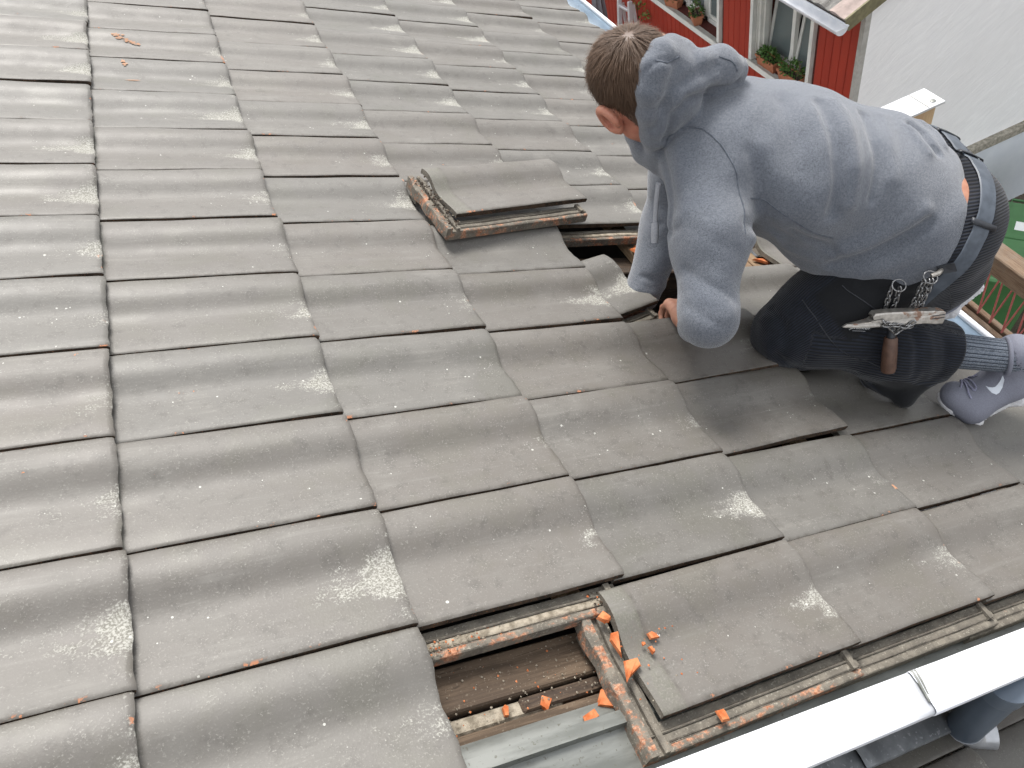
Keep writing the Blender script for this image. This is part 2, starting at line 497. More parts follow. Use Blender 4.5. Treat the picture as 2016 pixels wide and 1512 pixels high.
def tile_mesh(name, seed, head=False, side=False, orange=False, mortar=False):
    r = np.random.default_rng(seed)
    ph = r.uniform(0, 6.28, 6)
    xs = ([-.042, -.03, -.008, 0.0] if head else [-.012]) + [.04, .12, .2, .27, .31, .326, .3322, .335]
    ys = [0.0, .002, .006] + list(np.linspace(.014, TW - .010, 20)) + [TW - .004, TW - .0012, TW]
    drop_y = {0: .0016, 1: .0003, len(ys) - 1: .0030, len(ys) - 2: .0010, len(ys) - 3: .0002}
    drop_x = {len(xs) - 1: .0035, len(xs) - 2: .0010}
    v, f, fm = [], [], []
    nx, ny = len(xs), len(ys)
    for i, x in enumerate(xs):
        for j, y in enumerate(ys):
            z = float(prof(y / TW)) + tilt(x) + .0008 * math.sin(9 * x + 14 * y + ph[0]) + .0006 * math.sin(31 * x - 23 * y + ph[1])
            z -= drop_y.get(j, 0) + drop_x.get(i, 0)
            xx = x
            if i >= nx - 3:
                xx += .0011 * math.sin(70 * y + ph[2]) + .0007 * math.sin(190 * y + ph[3])
            yy = y
            if j <= 1:
                yy += .0005 * math.sin(23 * x + ph[4]) + .0003 * math.sin(120 * x + ph[5])
            v.append((xx, yy, z))
    for i in range(nx - 1):
        for j in range(ny - 1):
            f.append((i * ny + j, (i + 1) * ny + j, (i + 1) * ny + j + 1, i * ny + j + 1)); fm.append(0)
    n0 = len(v)
    for i, x in enumerate(xs):
        for j, y in enumerate(ys):
            a = v[i * ny + j]
            v.append((a[0] - (.002 if i == nx - 1 else 0), a[1], float(prof(y / TW)) + tilt(x) - THK))
    for i in range(nx - 1):
        for j in range(ny - 1):
            f.append((n0 + i * ny + j, n0 + i * ny + j + 1, n0 + (i + 1) * ny + j + 1, n0 + (i + 1) * ny + j)); fm.append(1)
    for i in range(nx - 1):
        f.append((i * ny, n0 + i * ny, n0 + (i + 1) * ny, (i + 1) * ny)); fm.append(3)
        q = ny - 1
        f.append((i * ny + q, (i + 1) * ny + q, n0 + (i + 1) * ny + q, n0 + i * ny + q)); fm.append(0)
    for j in range(ny - 1):
        f.append((j, j + 1, n0 + j + 1, n0 + j)); fm.append(1)
        a = (nx - 1) * ny + j
        f.append((a, n0 + a, n0 + a + 1, a + 1)); fm.append(0)
    mb = MB(); mb.v, mb.f, mb.m = v, f, fm
    lk = 2 if orange else 1
    if side:
        # interlocking ribs along the near side: gutter, rib, gutter, rib, broken outer edge
        def rib(y0, y1, zt, xa, xb, mi):
            n = 9
            vv = []
            for a in range(n):
                x = xa + (xb - xa) * a / (n - 1)
                t0 = tilt(x)
                w = .0009 * math.sin(40 * x + ph[0] + y0 * 90)
                vv += [(x, y1, t0 - .030), (x, y1, t0 + zt - .0015), (x, y1 - .0018, t0 + zt + w), (x, y0 + .0018, t0 + zt + w), (x, y0, t0 + zt - .0015), (x, y0, t0 - .030)]
            ff = []
            for a in range(n - 1):
                for b in range(5):
                    p, q = a * 6 + b, (a + 1) * 6 + b
                    ff.append((p, q, q + 1, p + 1))
                ff.append((a * 6 + 5, (a + 1) * 6 + 5, (a + 1) * 6, a * 6))
            ff += [(0, 1, 2, 3, 4, 5), tuple((n - 1) * 6 + b for b in (5, 4, 3, 2, 1, 0))]
            mb.add(vv, ff, mi)
        xe = DU - .016
        a_, b_ = (4, 2) if mortar else (1, 1)
        rib(-.0130, .001, -.0098, -.070, xe, 1)
        rib(-.0158, -.0128, -.0062, -.075, xe - .012, 1)
        rib(-.0275, -.0156, -.0092, -.070, xe, a_)
        rib(-.0300, -.0273, -.0120, -.070, xe, 1)
        rib(-.0405, -.0298, -.0098, -.080, xe - .003, b_ if mortar else (lk if seed % 2 else 1))
        # the little stop across the ribs by the foot
        mb.box((xe - .020, -.029, tilt(xe) - .02), (xe - .010, .0, tilt(xe) - .0035), 1)
    if head:
        y0, y1 = (-.040 if side else .0), TW - .012
        z = tilt(-.05)
        for xa, xb, zt, m in ((-.050, -.041, -.0115, 1), (-.058, -.0495, -.0040, 1), (-.0695, -.0575, -.0125, 1), (-.084, -.069, -.0030, lk)):
            n = 12
            vv = []
            for a in range(n):
                y = y0 + (y1 - y0) * a / (n - 1)
                w = .0012 * math.sin(60 * y + ph[1] + xa * 40) + .22 * float(prof(np.clip(y / TW, 0, 1)))
                jx = (.0018 * math.sin(95 * y + ph[2]) + .0012 * math.sin(230 * y + ph[3])) if xa < -.08 else 0
                vv += [(xb, y, z - .028), (xb, y, z + zt + w), (xa + .002, y, z + zt + w), (xa + jx, y, z + zt + w - .002), (xa + jx, y, z - .028)]
            ff = []
            for a in range(n - 1):
                for b in range(4):
                    p, q = a * 5 + b, (a + 1) * 5 + b
                    ff.append((p, p + 1, q + 1, q))
                ff.append((a * 5 + 4, a * 5, (a + 1) * 5, (a + 1) * 5 + 4))
            ff += [(4, 3, 2, 1, 0), tuple((n - 1) * 5 + b for b in range(5))]
            mb.add(vv, ff, m)
        # hanging nibs under the head
        mb.box((-.078, .03, z - .046), (-.062, .06, z - .027), 1)
        mb.box((-.078, .13, z - .046), (-.062, .16, z - .027), 1)
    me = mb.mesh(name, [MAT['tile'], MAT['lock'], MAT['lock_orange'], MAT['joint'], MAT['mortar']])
    return auto_smooth(me, 38)

T_PLAIN = [tile_mesh('tile_%d' % s, s) for s in (11, 12, 13, 14, 15)]
T_SIDE = [tile_mesh('tile_ribbed_%d' % s, s, side=True) for s in (21, 22, 23)]
T_FULL = tile_mesh('tile_whole', 31, head=True, side=True, orange=True)
T_FULL2 = tile_mesh('tile_whole_b', 32, head=True, side=True)
T_MORTAR = tile_mesh('tile_mortared', 35, side=True, mortar=True)
T_HEAD = tile_mesh('tile_head', 33, head=True, side=True)

roof = empty('tiled_roof', 'large grey-brown clay tile roof with two open gaps that the worker kneels on', 'roof', RM)
TILES = {}
MISSING = {(1, -2), (3, 3), (4, 3), (3, 2)}
def jit(a):
    return float(RNG.uniform(-a, a))
for i in range(-1, 6):
    for j in range(-3 if i < 1 else -2, 19):
        if (i, j) in MISSING or j < -2:
            continue
        if j == -2:
            me = T_SIDE[(i + 3) % 3]
            if i == 2: me = T_FULL
        elif (i, j) in ((1, -1), (3, 4), (4, 4), (2, 3), (4, 2)):
            me = T_MORTAR if (i, j) in ((1, -1), (3, 4)) else T_SIDE[(i + j) % 3]
        else:
            me = T_PLAIN[int(RNG.integers(0, 5))]
        dx, dy, dz = jit(.0035), jit(.0018), jit(.0016)
        rx, ry, rz = jit(.007), jit(.006), jit(.007)
        if (i, j) == (3, 1): ry, dz, rz = -.050, .004, -.012
        if (i, j) == (3, 0): ry, dz, rz = -.030, .002, .010
        if (i, j) == (2, -2): rz, dx, dy = .012, -.004, -.004
        if (i, j) == (4, 2): dy, rz = -.004, .02
        if (i, j) == (1, -1): rz = -.004
        o = obj('tile', me, roof, (i * DU + dx, j * DV + dy, dz), (rx, ry, rz))
        TILES[(i, j)] = o
        if (i, j) == (2, -2):
            o["label"] = "tile with a broken orange head edge beside the lower gap"

# glaze flaked off in patches
def flakes(ij, spots, seed):
    r = np.random.default_rng(seed); mb = MB()
    for (x, y, a, b) in spots:
        n = 15
        ring = []
        for q in range(n):
            w = 2 * math.pi * q / n
            k = r.uniform(.35, 1.35)
            px, py = x + a * k * math.cos(w), y + b * k * math.sin(w)
            ring.append((px, py, float(prof(np.clip(py / TW, 0, 1))) + tilt(px) + .0017))
        c = (x, y, float(prof(y / TW)) + tilt(x) + .0019)
        mb.add([c] + ring, [(0, 1 + q, 1 + (q + 1) % n) for q in range(n)])
    obj('flaked_patch', mb.mesh('flaked_patch', [MAT['flake']]), TILES[ij])
flakes((0, 8), [(.066, .142, .012, .007), (.078, .132, .010, .006), (.092, .124, .009, .006), (.106, .118, .010, .005), (.120, .112, .009, .004), (.084, .141, .006, .003)], 1)
flakes((0, 7), [(.076, .158, .007, .009), (.080, .144, .006, .007), (.094, .080, .018, .003)], 2)
flakes((3, -1), [(.328, .055, .003, .009)], 5)

# timber under the tiles
def board(name, lo, hi, m, parent, bev=.003, loc=(0, 0, 0), rot=(0, 0, 0)):
    c = [(a + b) / 2 for a, b in zip(lo, hi)]
    h = [(b - a) / 2 for a, b in zip(lo, hi)]
    me = MB().box([-q for q in h], h, 0, bev).mesh(name, [m])
    return obj(name, me, parent, tuple(a + b for a, b in zip(c, loc)), rot)
for i in range(-1, 7):
    s = i * DU - .072
    if i == 2:
        board('batten', (s - .018, -.20, -.066), (s + .022, 3.8, -.040), MAT['batten'], roof)
    elif i == 4:
        board('batten', (s - .022, .61, -.066), (s + .026, 3.8, -.040), MAT['batten'], roof)
        board('batten', (s - .022, -.36, -.066), (s + .026, .40, -.040), MAT['batten'], roof)
    else:
        board('batten', (s - .018, -.22, -.066), (s + .022, 3.8, -.040), MAT['batten'], roof)
board('batten', (1.60, .605, -.062), (1.642, 1.1, -.034), MAT['batten'], roof, rot=(0, 0, .10))
for e in (.05, .715, 1.4, 2.1, 2.8, 3.5):
    board('rafter', (-.5, e - .035, -.17), (2.05, e + .035, -.068), MAT['darkwood'], roof)
board('verge_board', (.10, -.298, -.085), (1.98, -.232, -.058), MAT['plank'], roof)
board('verge_board', (.10, -.326, -.100), (.53, -.303, -.066), MAT['mortar'], roof, .004)
board('verge_board', (.465, -.323, -.098), (.60, -.302, -.062), MAT['darkwood'], roof)
board('verge_board', (.598, -.327, -.098), (1.98, -.302, -.064), MAT['darkwood'], roof)
board('verge_board', (.05, -.362, -.090), (1.98, -.331, -.050), MAT['plank'], roof)
board('rafter', (-.5, -.38, -.26), (2.0, -.24, -.088), MAT['darkwood'], roof)
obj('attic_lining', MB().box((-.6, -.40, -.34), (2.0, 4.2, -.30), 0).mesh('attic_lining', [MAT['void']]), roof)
# body of the house below, seen only past the eave
me = MB().prism([(-.4, -.5), (1.66, -1.14), (1.66, -6.75), (-.4, -6.75)], 1, -.34, 4.0).mesh('house_wall', [MAT['render']])
o = obj('house_wall', me, roof); o.matrix_local = RM.inverted()

# crumbs of mortar on the ribs above the lower gap
def crumbs(n, s0, s1, e0, e1, h0, h1, r0, r1, seed):
    r = np.random.default_rng(seed); mb = MB()
    for _ in range(n):
        c = Vector((r.uniform(s0, s1), r.uniform(e0, e1), r.uniform(h0, h1)))
        q = r.uniform(r0, r1)
        vv = [c + q * Vector(d) * r.uniform(.6, 1.3) for d in ((1, 0, 0), (0, 1, 0), (-1, 0, 0), (0, -1, 0), (0, 0, .8), (0, 0, -.8))]
        mb.add(vv, [(0, 1, 4), (1, 2, 4), (2, 3, 4), (3, 0, 4), (1, 0, 5), (2, 1, 5), (3, 2, 5), (0, 3, 5)], 0 if r.random() < .8 else 1)
    return mb
mo = obj('mortar_crumbs', crumbs(420, .35, .655, -.237, -.214, -.018, -.014, .0006, .0022, 3).mesh('mortar_crumbs', [MAT['mortar'], MAT['clay']]), roof)
mo["kind"] = "stuff"
mo = obj('mortar_crumbs', crumbs(260, .36, .62, -.36, -.235, -.060, -.056, .0005, .0022, 5).mesh('mortar_crumbs', [MAT['mortar'], MAT['clay']]), roof)
mo["kind"] = "stuff"
mo = obj('moss_debris', crumbs(160, .605, .655, -.235, -.205, -.016, -.002, .0008, .0030, 4).mesh('moss_debris', [MAT['darkwood'], MAT['mortar']]), roof)
mo["kind"] = "stuff"

# ---------------------------------------------------------------- verge gutter (white) along the near edge
def sheet(profile, s0, s1, n, m, name, parent, thick=.0012, wob=.0006, seed=0):
    r = np.random.default_rng(seed)
    v, f = [], []
    k = len(profile)
    for a in range(n):
        x = s0 + (s1 - s0) * a / (n - 1)
        w = r.normal(0, wob)
        for (e, h) in profile:
            v.append((x, e, h + w))
    for a in range(n - 1):
        for b in range(k - 1):
            f.append((a * k + b, (a + 1) * k + b, (a + 1) * k + b + 1, a * k + b + 1))
    me = mesh(name, v, f, [m])
    o = obj(name, auto_smooth(me, 40), parent)
    md = o.modifiers.new("sheet", 'SOLIDIFY'); md.thickness = thick; md.offset = -1
    return o
vg = empty('verge_gutter', 'white sheet-metal gutter running along the near edge of the tiles', 'gutter', RM)
inner = [(-.345, -.046), (-.368, -.045), (-.369, -.030), (-.3865, -.026), (-.388, -.038), (-.412, -.041), (-.440, -.043), (-.4565, -.044), (-.4580, -.030), (-.4585, -.006)]
sheet(inner, .02, 2.02, 24, MAT['zinc'], 'lining', vg, seed=1)
def flange(ds, dh):
    return [(-.4590, -.006 + dh), (-.4595, .002 + dh), (-.4625, .0035 + dh), (-.480, .0030 + dh), (-.500, .0018 + dh), (-.516 - ds, .0002 + dh), (-.5205 - ds, -.0022 + dh), (-.522 - ds, -.007 + dh), (-.5205 - ds, -.013 + dh), (-.516 - ds, -.015 + dh)]
sheet(flange(0, 0), .02, 1.062, 14, MAT['white_metal'], 'white_flange', vg, seed=2)
sheet(flange(.0015, .0022), 1.050, 2.03, 14, MAT['white_metal'], 'white_flange', vg, seed=3)
mb = MB()
mb.tube([(1.056, -.4595, .005), (1.054, -.470, .0072), (1.050, -.490, .0068), (1.047, -.507, .0058)], [.0035, .0028, .0020, .0018], 8)
mb.tube([(1.063, -.4600, .0055), (1.060, -.474, .0075), (1.054, -.497, .0066)], [.0030, .0022, .0012], 8)
obj('crimped_joint', auto_smooth(mb.mesh('crimped_joint', [MAT['zinc']])), vg)
# fascia below the flange
board('fascia', (.02, -.445, -.29), (2.02, -.385, -.047), MAT['darkwood'], vg)

# ---------------------------------------------------------------- lower roof, flashing, downpipe below the gutter
lower = empty('lower_roof', 'lower brown tile roof below the white gutter', 'roof', RM @ Matrix.Translation((0, 0, -.325)))
for i in range(1, 7):
    for j in range(-6, -2):
        obj('tile', T_PLAIN[(i * 3 + j) % 5] if j < -3 else T_SIDE[i % 3], lower, (i * DU + .07 + jit(.003), j * DV + .055 + jit(.002), jit(.001)), (jit(.005), jit(.005), jit(.006)))
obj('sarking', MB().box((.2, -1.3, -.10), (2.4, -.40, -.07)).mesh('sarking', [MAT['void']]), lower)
fl = empty('lead_flashing', 'dark dented metal flashing strip under the white gutter', 'flashing', RM @ Matrix.Translation((.046, .007, -.052)))
sheet([(-.4465, -.200), (-.448, -.238), (-.456, -.2465), (-.480, -.2480), (-.500, -.2478), (-.516, -.2492), (-.5185, -.2530)], .60, 1.115, 12, MAT['lead'], 'sheet', fl, wob=.0010, seed=5)
sheet([(-.4480, -.196), (-.4495, -.234), (-.457, -.2425), (-.480, -.2435), (-.500, -.2430), (-.519, -.2462), (-.5215, -.2505)], 1.100, 1.36, 10, MAT['lead'], 'sheet', fl, wob=.0012, seed=6)
RI = RM.inverted()
def roofp(w):
    return RI @ Vector(w)
dp = empty('downpipe', 'slate-blue downpipe with a bright elbow under the white gutter', 'downpipe', RM)
top = Vector((1.294, -.516, -.062))
down = RI.to_3x3() @ Vector((0, 0, -1))
bot = top + down * .262
pt = []
me = MB().tube([top + down * .0, top + down * .05, top + down * .10, bot], [.0325, .0325, .0325, .0325], 28).mesh('pipe', [MAT['pipe']])
obj('pipe', auto_smooth(me), dp)
me = MB().tube([top + down * -.03, top + down * .012, top + down * .020, top + down * .022], [.0360, .0360, .0352, .0328], 28).mesh('collar', [MAT['pipe']])
obj('collar', auto_smooth(me), dp)
out = (RI.to_3x3() @ Vector((.75, -.35, 0))).normalized()
pts, rr = [], []
for a in range(9):
    w = math.radians(80) * a / 8
    pts.append(bot + down * (.040 * math.sin(w)) + out * (.040 * (1 - math.cos(w))) - down * .004)
    rr.append(.0335)
pts.append(pts[-1] + out * .025); rr.append(.0340)
me = MB().tube(pts, rr, 28).mesh('elbow', [MAT['pipe_end']])
obj('elbow', auto_smooth(me), dp)

# ---------------------------------------------------------------- eave gutter
eg = empty('eave_gutter', 'long pale blue half-round gutter along the eave behind the worker', 'gutter')
def half_round(cx, cz, r, y0, y1, n, m, name, parent, rim=True):
    mb = MB()
    v, f = [], []
    ang = [math.radians(a) for a in np.linspace(180, 360, 15)]
    ys = np.linspace(y0, y1, n)
    for y in ys:
        for a in ang:
            v.append((cx + r * math.cos(a), y, cz + r * math.sin(a)))
    k = len(ang)
    for i in range(n - 1):
        for b in range(k - 1):
            f.append((i * k + b, i * k + b + 1, (i + 1) * k + b + 1, (i + 1) * k + b))
    o = obj(name, auto_smooth(mesh(name, v, f, [m])), parent)
    md = o.modifiers.new("sheet", 'SOLIDIFY'); md.thickness = .0015
    if rim:
        me = MB().tube([(cx + r + .004, y, cz + .004) for y in ys], .0085, 10).mesh('rolled_rim', [MAT['white_metal']])
        obj('rolled_rim', auto_smooth(me), parent)
    for y in (y0, y1):
        me = MB().add([(cx + r * math.cos(a), y, cz + r * math.sin(a)) for a in ang], [tuple(range(k))]).mesh('end_cap', [m])
        oc = obj('end_cap', me, parent)
        md = oc.modifiers.new("sheet", 'SOLIDIFY'); md.thickness = .002
    return o
half_round(1.815, -.985, .058, -.42, 4.0, 20, MAT['zinc_blue'], 'trough', eg)
# ---------------------------------------------------------------- ground
g = obj('ground', mesh('ground', [(-80, -80, -6.75), (80, -80, -6.75), (80, 80, -6.75), (-80, 80, -6.75)], [(0, 1, 2, 3)], [MAT['ground']]))
g["kind"] = "structure"

# ---------------------------------------------------------------- red house
XF, YC, ZG = 5.5, 4.84, -6.75
house = empty('red_house', 'red boarded house with white windows and a white rendered gable', 'house')
WIN = [(7.335, 8.93, -4.50, -3.28), (5.585, 6.590, -4.42, -3.28)]   # y0, y1, sill z, head z
def wall_with_holes(x0, x1, y0, y1, z0, z1, holes, m, name, parent):
    mb = MB()
    holes = sorted(holes)
    y = y0
    for (a, b, s, t) in holes:
        mb.box((x0, y, z0), (x1, a, z1)); mb.box((x0, a, z0), (x1, b, s)); mb.box((x0, a, t), (x1, b, z1))
        y = b
    mb.box((x0, y, z0), (x1, y1, z1))
    return obj(name, mb.mesh(name, [m]), parent)
wall_with_holes(XF + .028, XF + .30, YC + .02, 16.0, ZG, -3.10, WIN, MAT['red_gap'], 'wall_core', house)
bw, y, nb = .1165, YC + .055, 0
bcache = {}
def board_mesh(z0, z1):
    key = (round(z0, 3), round(z1, 3))
    if key not in bcache:
        mb = MB()
        h = bw / 2 - .003
        poly = [(XF + .028, -h), (XF + .006, -h), (XF, -h + .006), (XF, h - .006), (XF + .006, h), (XF + .028, h)]
        mb.prism(poly, 2, z0, z1)
        bcache[key] = mb.mesh('board', [MAT['red']])
    return bcache[key]
while y < 11.6:
    c = y + bw / 2
    hit = None
    for (a, b, s, t) in WIN:
        if c + bw / 2 > a - .05 and c - bw / 2 < b + .05:
            hit = (s, t)
    if hit is None:
        obj('board', board_mesh(ZG, -3.10), house, (0, c, 0))
    else:
        obj('board', board_mesh(ZG, hit[0] - .055), house, (0, c, 0))
        obj('board', board_mesh(hit[1] + .05, -3.10), house, (0, c, 0))
    y += bw
me = MB().box((XF - .012, YC - .004, ZG), (XF + .05, YC + .052, -3.10)).mesh('corner_strip', [MAT['sill']])
obj('corner_strip', me, house)
def window(a, b, s, t, sashes, idx):
    w = empty_child('window', house)
    d = .16                                   # reveal depth
    tr = .052
    # trim round the opening
    tm = MB()
    tm.box((XF - .022, a - tr, s - .002), (XF + .03, a, t + tr)); tm.box((XF - .022, b, s - .002), (XF + .03, b + tr, t + tr))
    tm.box((XF - .022, a, t), (XF + .03, b, t + tr))
    obj('frame', tm.mesh('frame', [MAT['trim']]), w)
    rv = MB()
    rv.box((XF + .031, a - .01, s), (XF + d, a + .012, t)); rv.box((XF + .031, b - .012, s), (XF + d, b + .01, t)); rv.box((XF + .031, a, t - .012), (XF + d, b, t + .01))
    rv.box((XF + d - .10, b - .035, s), (XF + d, b - .012, t)); rv.box((XF + d - .055, b - .060, s), (XF + d, b - .035, t))
    obj('reveal', rv.mesh('reveal', [MAT['trim']]), w)
    si = MB(); si.box((XF - .055, a - tr, s - .050), (XF + d, b + tr, s - .004), 0, .006)
    obj('sill', si.mesh('sill', [MAT['sill']]), w)
    st = MB(); st.box((XF - .060, a - tr - .005, s - .052), (XF - .052, b + tr + .005, s + .014))
    obj('sill_edge', st.mesh('sill_edge', [MAT['trim']]), w)
    # fixed frame + mullions
    fr = MB()
    n = len(sashes)
    ws = (b - a) / n
    for k in range(n + 1):
        yy = a + k * ws
        fr.box((XF + d, max(a, yy - .028), s), (XF + d + .05, min(b, yy + .028), t))
    fr.box((XF + d, a, s), (XF + d + .05, b, s + .055)); fr.box((XF + d, a, t - .05), (XF + d + .05, b, t))
    obj('mullion_frame', fr.mesh('mullion_frame', [MAT['trim']]), w)
    for k, ang in enumerate(sashes):
        y0, y1 = a + k * ws + .030, a + (k + 1) * ws - .030
        z1 = t - .055; z0 = s + .058
        fm = .042
        M4 = Matrix.Translation((XF + d + .012, 0, z0)) @ Matrix.Rotation(ang, 4, 'Y') @ Matrix.Translation((-(XF + d + .012), 0, -z0))
        sm = MB()
        X0, X1 = XF + d + .012, XF + d + .045
        for lo, hi in (((X0, y0, z0), (X1, y0 + fm, z1)), ((X0, y1 - fm, z0), (X1, y1, z1)), ((X0, y0 + fm, z0), (X1, y1 - fm, z0 + fm)), ((X0, y0 + fm, z1 - fm), (X1, y1 - fm, z1)),
                       ((X0 + .004, y0 + fm, z0 + .70), (X1 - .004, y1 - fm, z0 + .722))):
            sm.box(lo, hi, 0, 0, M4)
        sash = obj('sash', sm.mesh('sash', [MAT['trim']]), w)
    pm = MB().box((XF + d + .052, a, s), (XF + d + .056, b, t))
    for k, ang in enumerate(sashes):
        y0, y1 = a + k * ws + .030, a + (k + 1) * ws - .030
        z1 = t - .055; z0 = s + .058
        M4 = Matrix.Translation((XF + d + .012, 0, z0)) @ Matrix.Rotation(ang, 4, 'Y') @ Matrix.Translation((-(XF + d + .012), 0, -z0))
        obj('pane', MB().box((XF + d + .026, y0 + .03, z0 + .03), (XF + d + .031, y1 - .03, z1 - .03), 0, 0, M4).mesh('pane', [MAT['glass']]), w)
    bk = MB().box((XF + .34, a - .2, s - .2), (XF + .36, b + .2, t + .2))
    obj('curtain', bk.mesh('curtain', [MAT['grey_cloth']]), w)
def empty_child(name, parent):
    o = bpy.data.objects.new(name, None); o.empty_display_size = .1
    return link(o, parent)
window(*WIN[0], (0.0, 0.0, 0.0), 0)
window(*WIN[1], (.13, .13), 1)
# gable, ledge, plinth
gm = MB()
gm.prism([(XF + .04, ZG + 1.25), (XF + .04, -3.10), (9.3, -1.66), (13.0, -3.05), (13.0, ZG + 1.25)], 1, YC, YC + .28)
obj('gable_wall', gm.mesh('gable_wall', [MAT['render']]), house)
obj('ledge', MB().box((XF + .0, YC - .075, -5.575), (13.0, YC + .02, -5.465), 0, .012).mesh('ledge', [MAT['ledge']]), house)
obj('plinth', MB().box((XF + .035, YC - .03, ZG), (13.0, YC + .25, -5.575)).mesh('plinth', [MAT['plinth']]), house)
# roof over the eave with its gutter
rp = math.radians(21)
hr = empty_child('roof', house)
HR = Matrix.Translation((5.17, 4.74, -3.115)) @ Matrix.Rotation(-rp, 4, 'Y')
hr.matrix_local = HR
pan = []
for s in (0, 1):
    mb = MB(); v, f = [], []
    ys = np.linspace(0, .215, 12)
    for x in (0, .18, .345, .36):
        for yy in ys:
            z = .022 * (math.cos((yy / .215) * 2 * math.pi + 2.2) * .5 + .5) + .014 - .03 * x
            v.append((x, yy, z - (.004 if x > .35 else 0)))
    for a in range(3):
        for b in range(11):
            f.append((a * 12 + b, (a + 1) * 12 + b, (a + 1) * 12 + b + 1, a * 12 + b + 1))
    mb.add(v, f)
    n = len(mb.v)
    mb.v += [(0, q, 0.0) for q in ys]
    mb.f += [(b + 1, b, n + b, n + b + 1) for b in range(11)]; mb.m += [0] * 11
    pan.append(auto_smooth(mb.mesh('roof_pan', [MAT['roof_pink'] if s else MAT['roof_old']])))
for r_ in range(4):
    for c_ in range(12):
        obj('roof_tile', pan[1] if c_ == 0 else pan[0], hr, (r_ * .335 + jit(.006), c_ * .205 + jit(.004), .012 * r_ * 0 + .01), (jit(.01), jit(.01), jit(.012)))
obj('roof_deck', MB().box((.02, .0, -.10), (4.6, 11.0, -.004)).mesh('roof_deck', [MAT['roof_old']]), hr)
obj('verge_trim', MB().box((.0, -.02, -.10), (4.6, -.001, .034)).mesh('verge_trim', [mat_basic('mossy_verge_trim', (.20, .18, .10), (.13, .12, .07), 20, .8, .2)]), hr)
gx = empty_child('gutter', house)
half_round(5.115, -3.145, .062, 4.70, 12.0, 6, MAT['white_metal'], 'trough', gx)

# ---------------------------------------------------------------- planters on the window sills
def leaves(n, cx, cy, cz, rx, ry, rz, size, seed, m, droop=.3):
    r = np.random.default_rng(seed); mb = MB()
    for _ in range(n):
        u = r.normal(0, 1, 3); u /= np.linalg.norm(u); u *= r.uniform(.35, 1) ** .5
        u[2] = abs(u[2])
        p = Vector((cx + u[0] * rx, cy + u[1] * ry, cz + u[2] * rz))
        d = Vector((u[0] + r.normal(0, .4), u[1] + r.normal(0, .4), .5 + r.normal(0, .4) - droop)).normalized()
        a = d.cross(Vector((r.normal(), r.normal(), r.normal()))).normalized()
        L = size * r.uniform(.6, 1.3)
        w = L * .32
        nn = d.cross(a) * (L * .10)
        mb.add([p, p + d * L * .5 + a * w + nn, p + d * L, p + d * L * .5 - a * w + nn], [(0, 1, 2, 3)], 0)
    return mb
def stems(n, cx, cy, cz, rx, ry, h, seed):
    r = np.random.default_rng(seed); mb = MB()
    for _ in range(n):
        a = Vector((cx + r.uniform(-rx, rx) * .5, cy + r.uniform(-ry, ry) * .5, cz))
        b = a + Vector((r.normal(0, .03), r.normal(0, .03), h * r.uniform(.6, 1.0)))
        mb.tube([a, (a + b) / 2 + Vector((r.normal(0, .006), r.normal(0, .006), 0)), b], [.003, .0025, .0015], 5, 0)
    return mb
def planter(y, z, L, label, n, seed, rz, tall=0):
    W, H = .135, .125
    root = empty('planter', label, 'planter', Matrix.Translation((XF + .045, y, z)) @ Matrix.Rotation(rz, 4, 'Z'), 'terracotta planters on the window sills')
    mb = MB()
    def ring(hl, hw, zz):
        return [(-hw, -hl, zz), (hw, -hl, zz), (hw, hl, zz), (-hw, hl, zz)]
    a = ring(L / 2 - .022, W / 2 - .022, 0) + ring(L / 2 - .004, W / 2 - .004, H - .022) + ring(L / 2 + .004, W / 2 + .004, H - .022) + ring(L / 2 + .004, W / 2 + .004, H) + ring(L / 2 - .012, W / 2 - .012, H) + ring(L / 2 - .014, W / 2 - .014, H - .03)
    f = [(3, 2, 1, 0)]
    for k in range(5):
        for q in range(4):
            f.append((k * 4 + q, k * 4 + (q + 1) % 4, (k + 1) * 4 + (q + 1) % 4, (k + 1) * 4 + q))
    mb.add(a, f)
    obj('pot', mb.mesh('pot', [MAT['pot']]), root)
    mb = MB(); mb.add(ring(L / 2 - .013, W / 2 - .013, H - .018), [(0, 1, 2, 3)])
    obj('soil', mb.mesh('soil', [MAT['soil']]), root)
    o = obj('foliage', leaves(n, 0, 0, H - .02, W * .62, L * .55, .13 + tall * .05, .040, seed, 0).mesh('foliage', [MAT['leaf']]), root)
    o["kind"] = "stuff"
    o = obj('stem', stems(6 + tall * 4, 0, 0, H - .03, W * .6, L * .8, .10 + .12 * tall, seed + 1).mesh('stem', [MAT['flower'] if tall else MAT['leaf']]), root)
planter(8.50, -4.504, .26, 'small terracotta planter at the far end of the left window sill', 90, 1, .25)
planter(7.93, -4.504, .24, 'terracotta planter with a bushy herb at the near end of the left window sill', 150, 2, -.30, 1)
planter(6.33, -4.424, .34, 'terracotta planter full of dense green plants in the far corner of the right window', 330, 3, .02)
planter(5.90, -4.424, .36, 'terracotta planter with loose plants and dry stalks behind the worker\'s back', 230, 4, .03, 1)

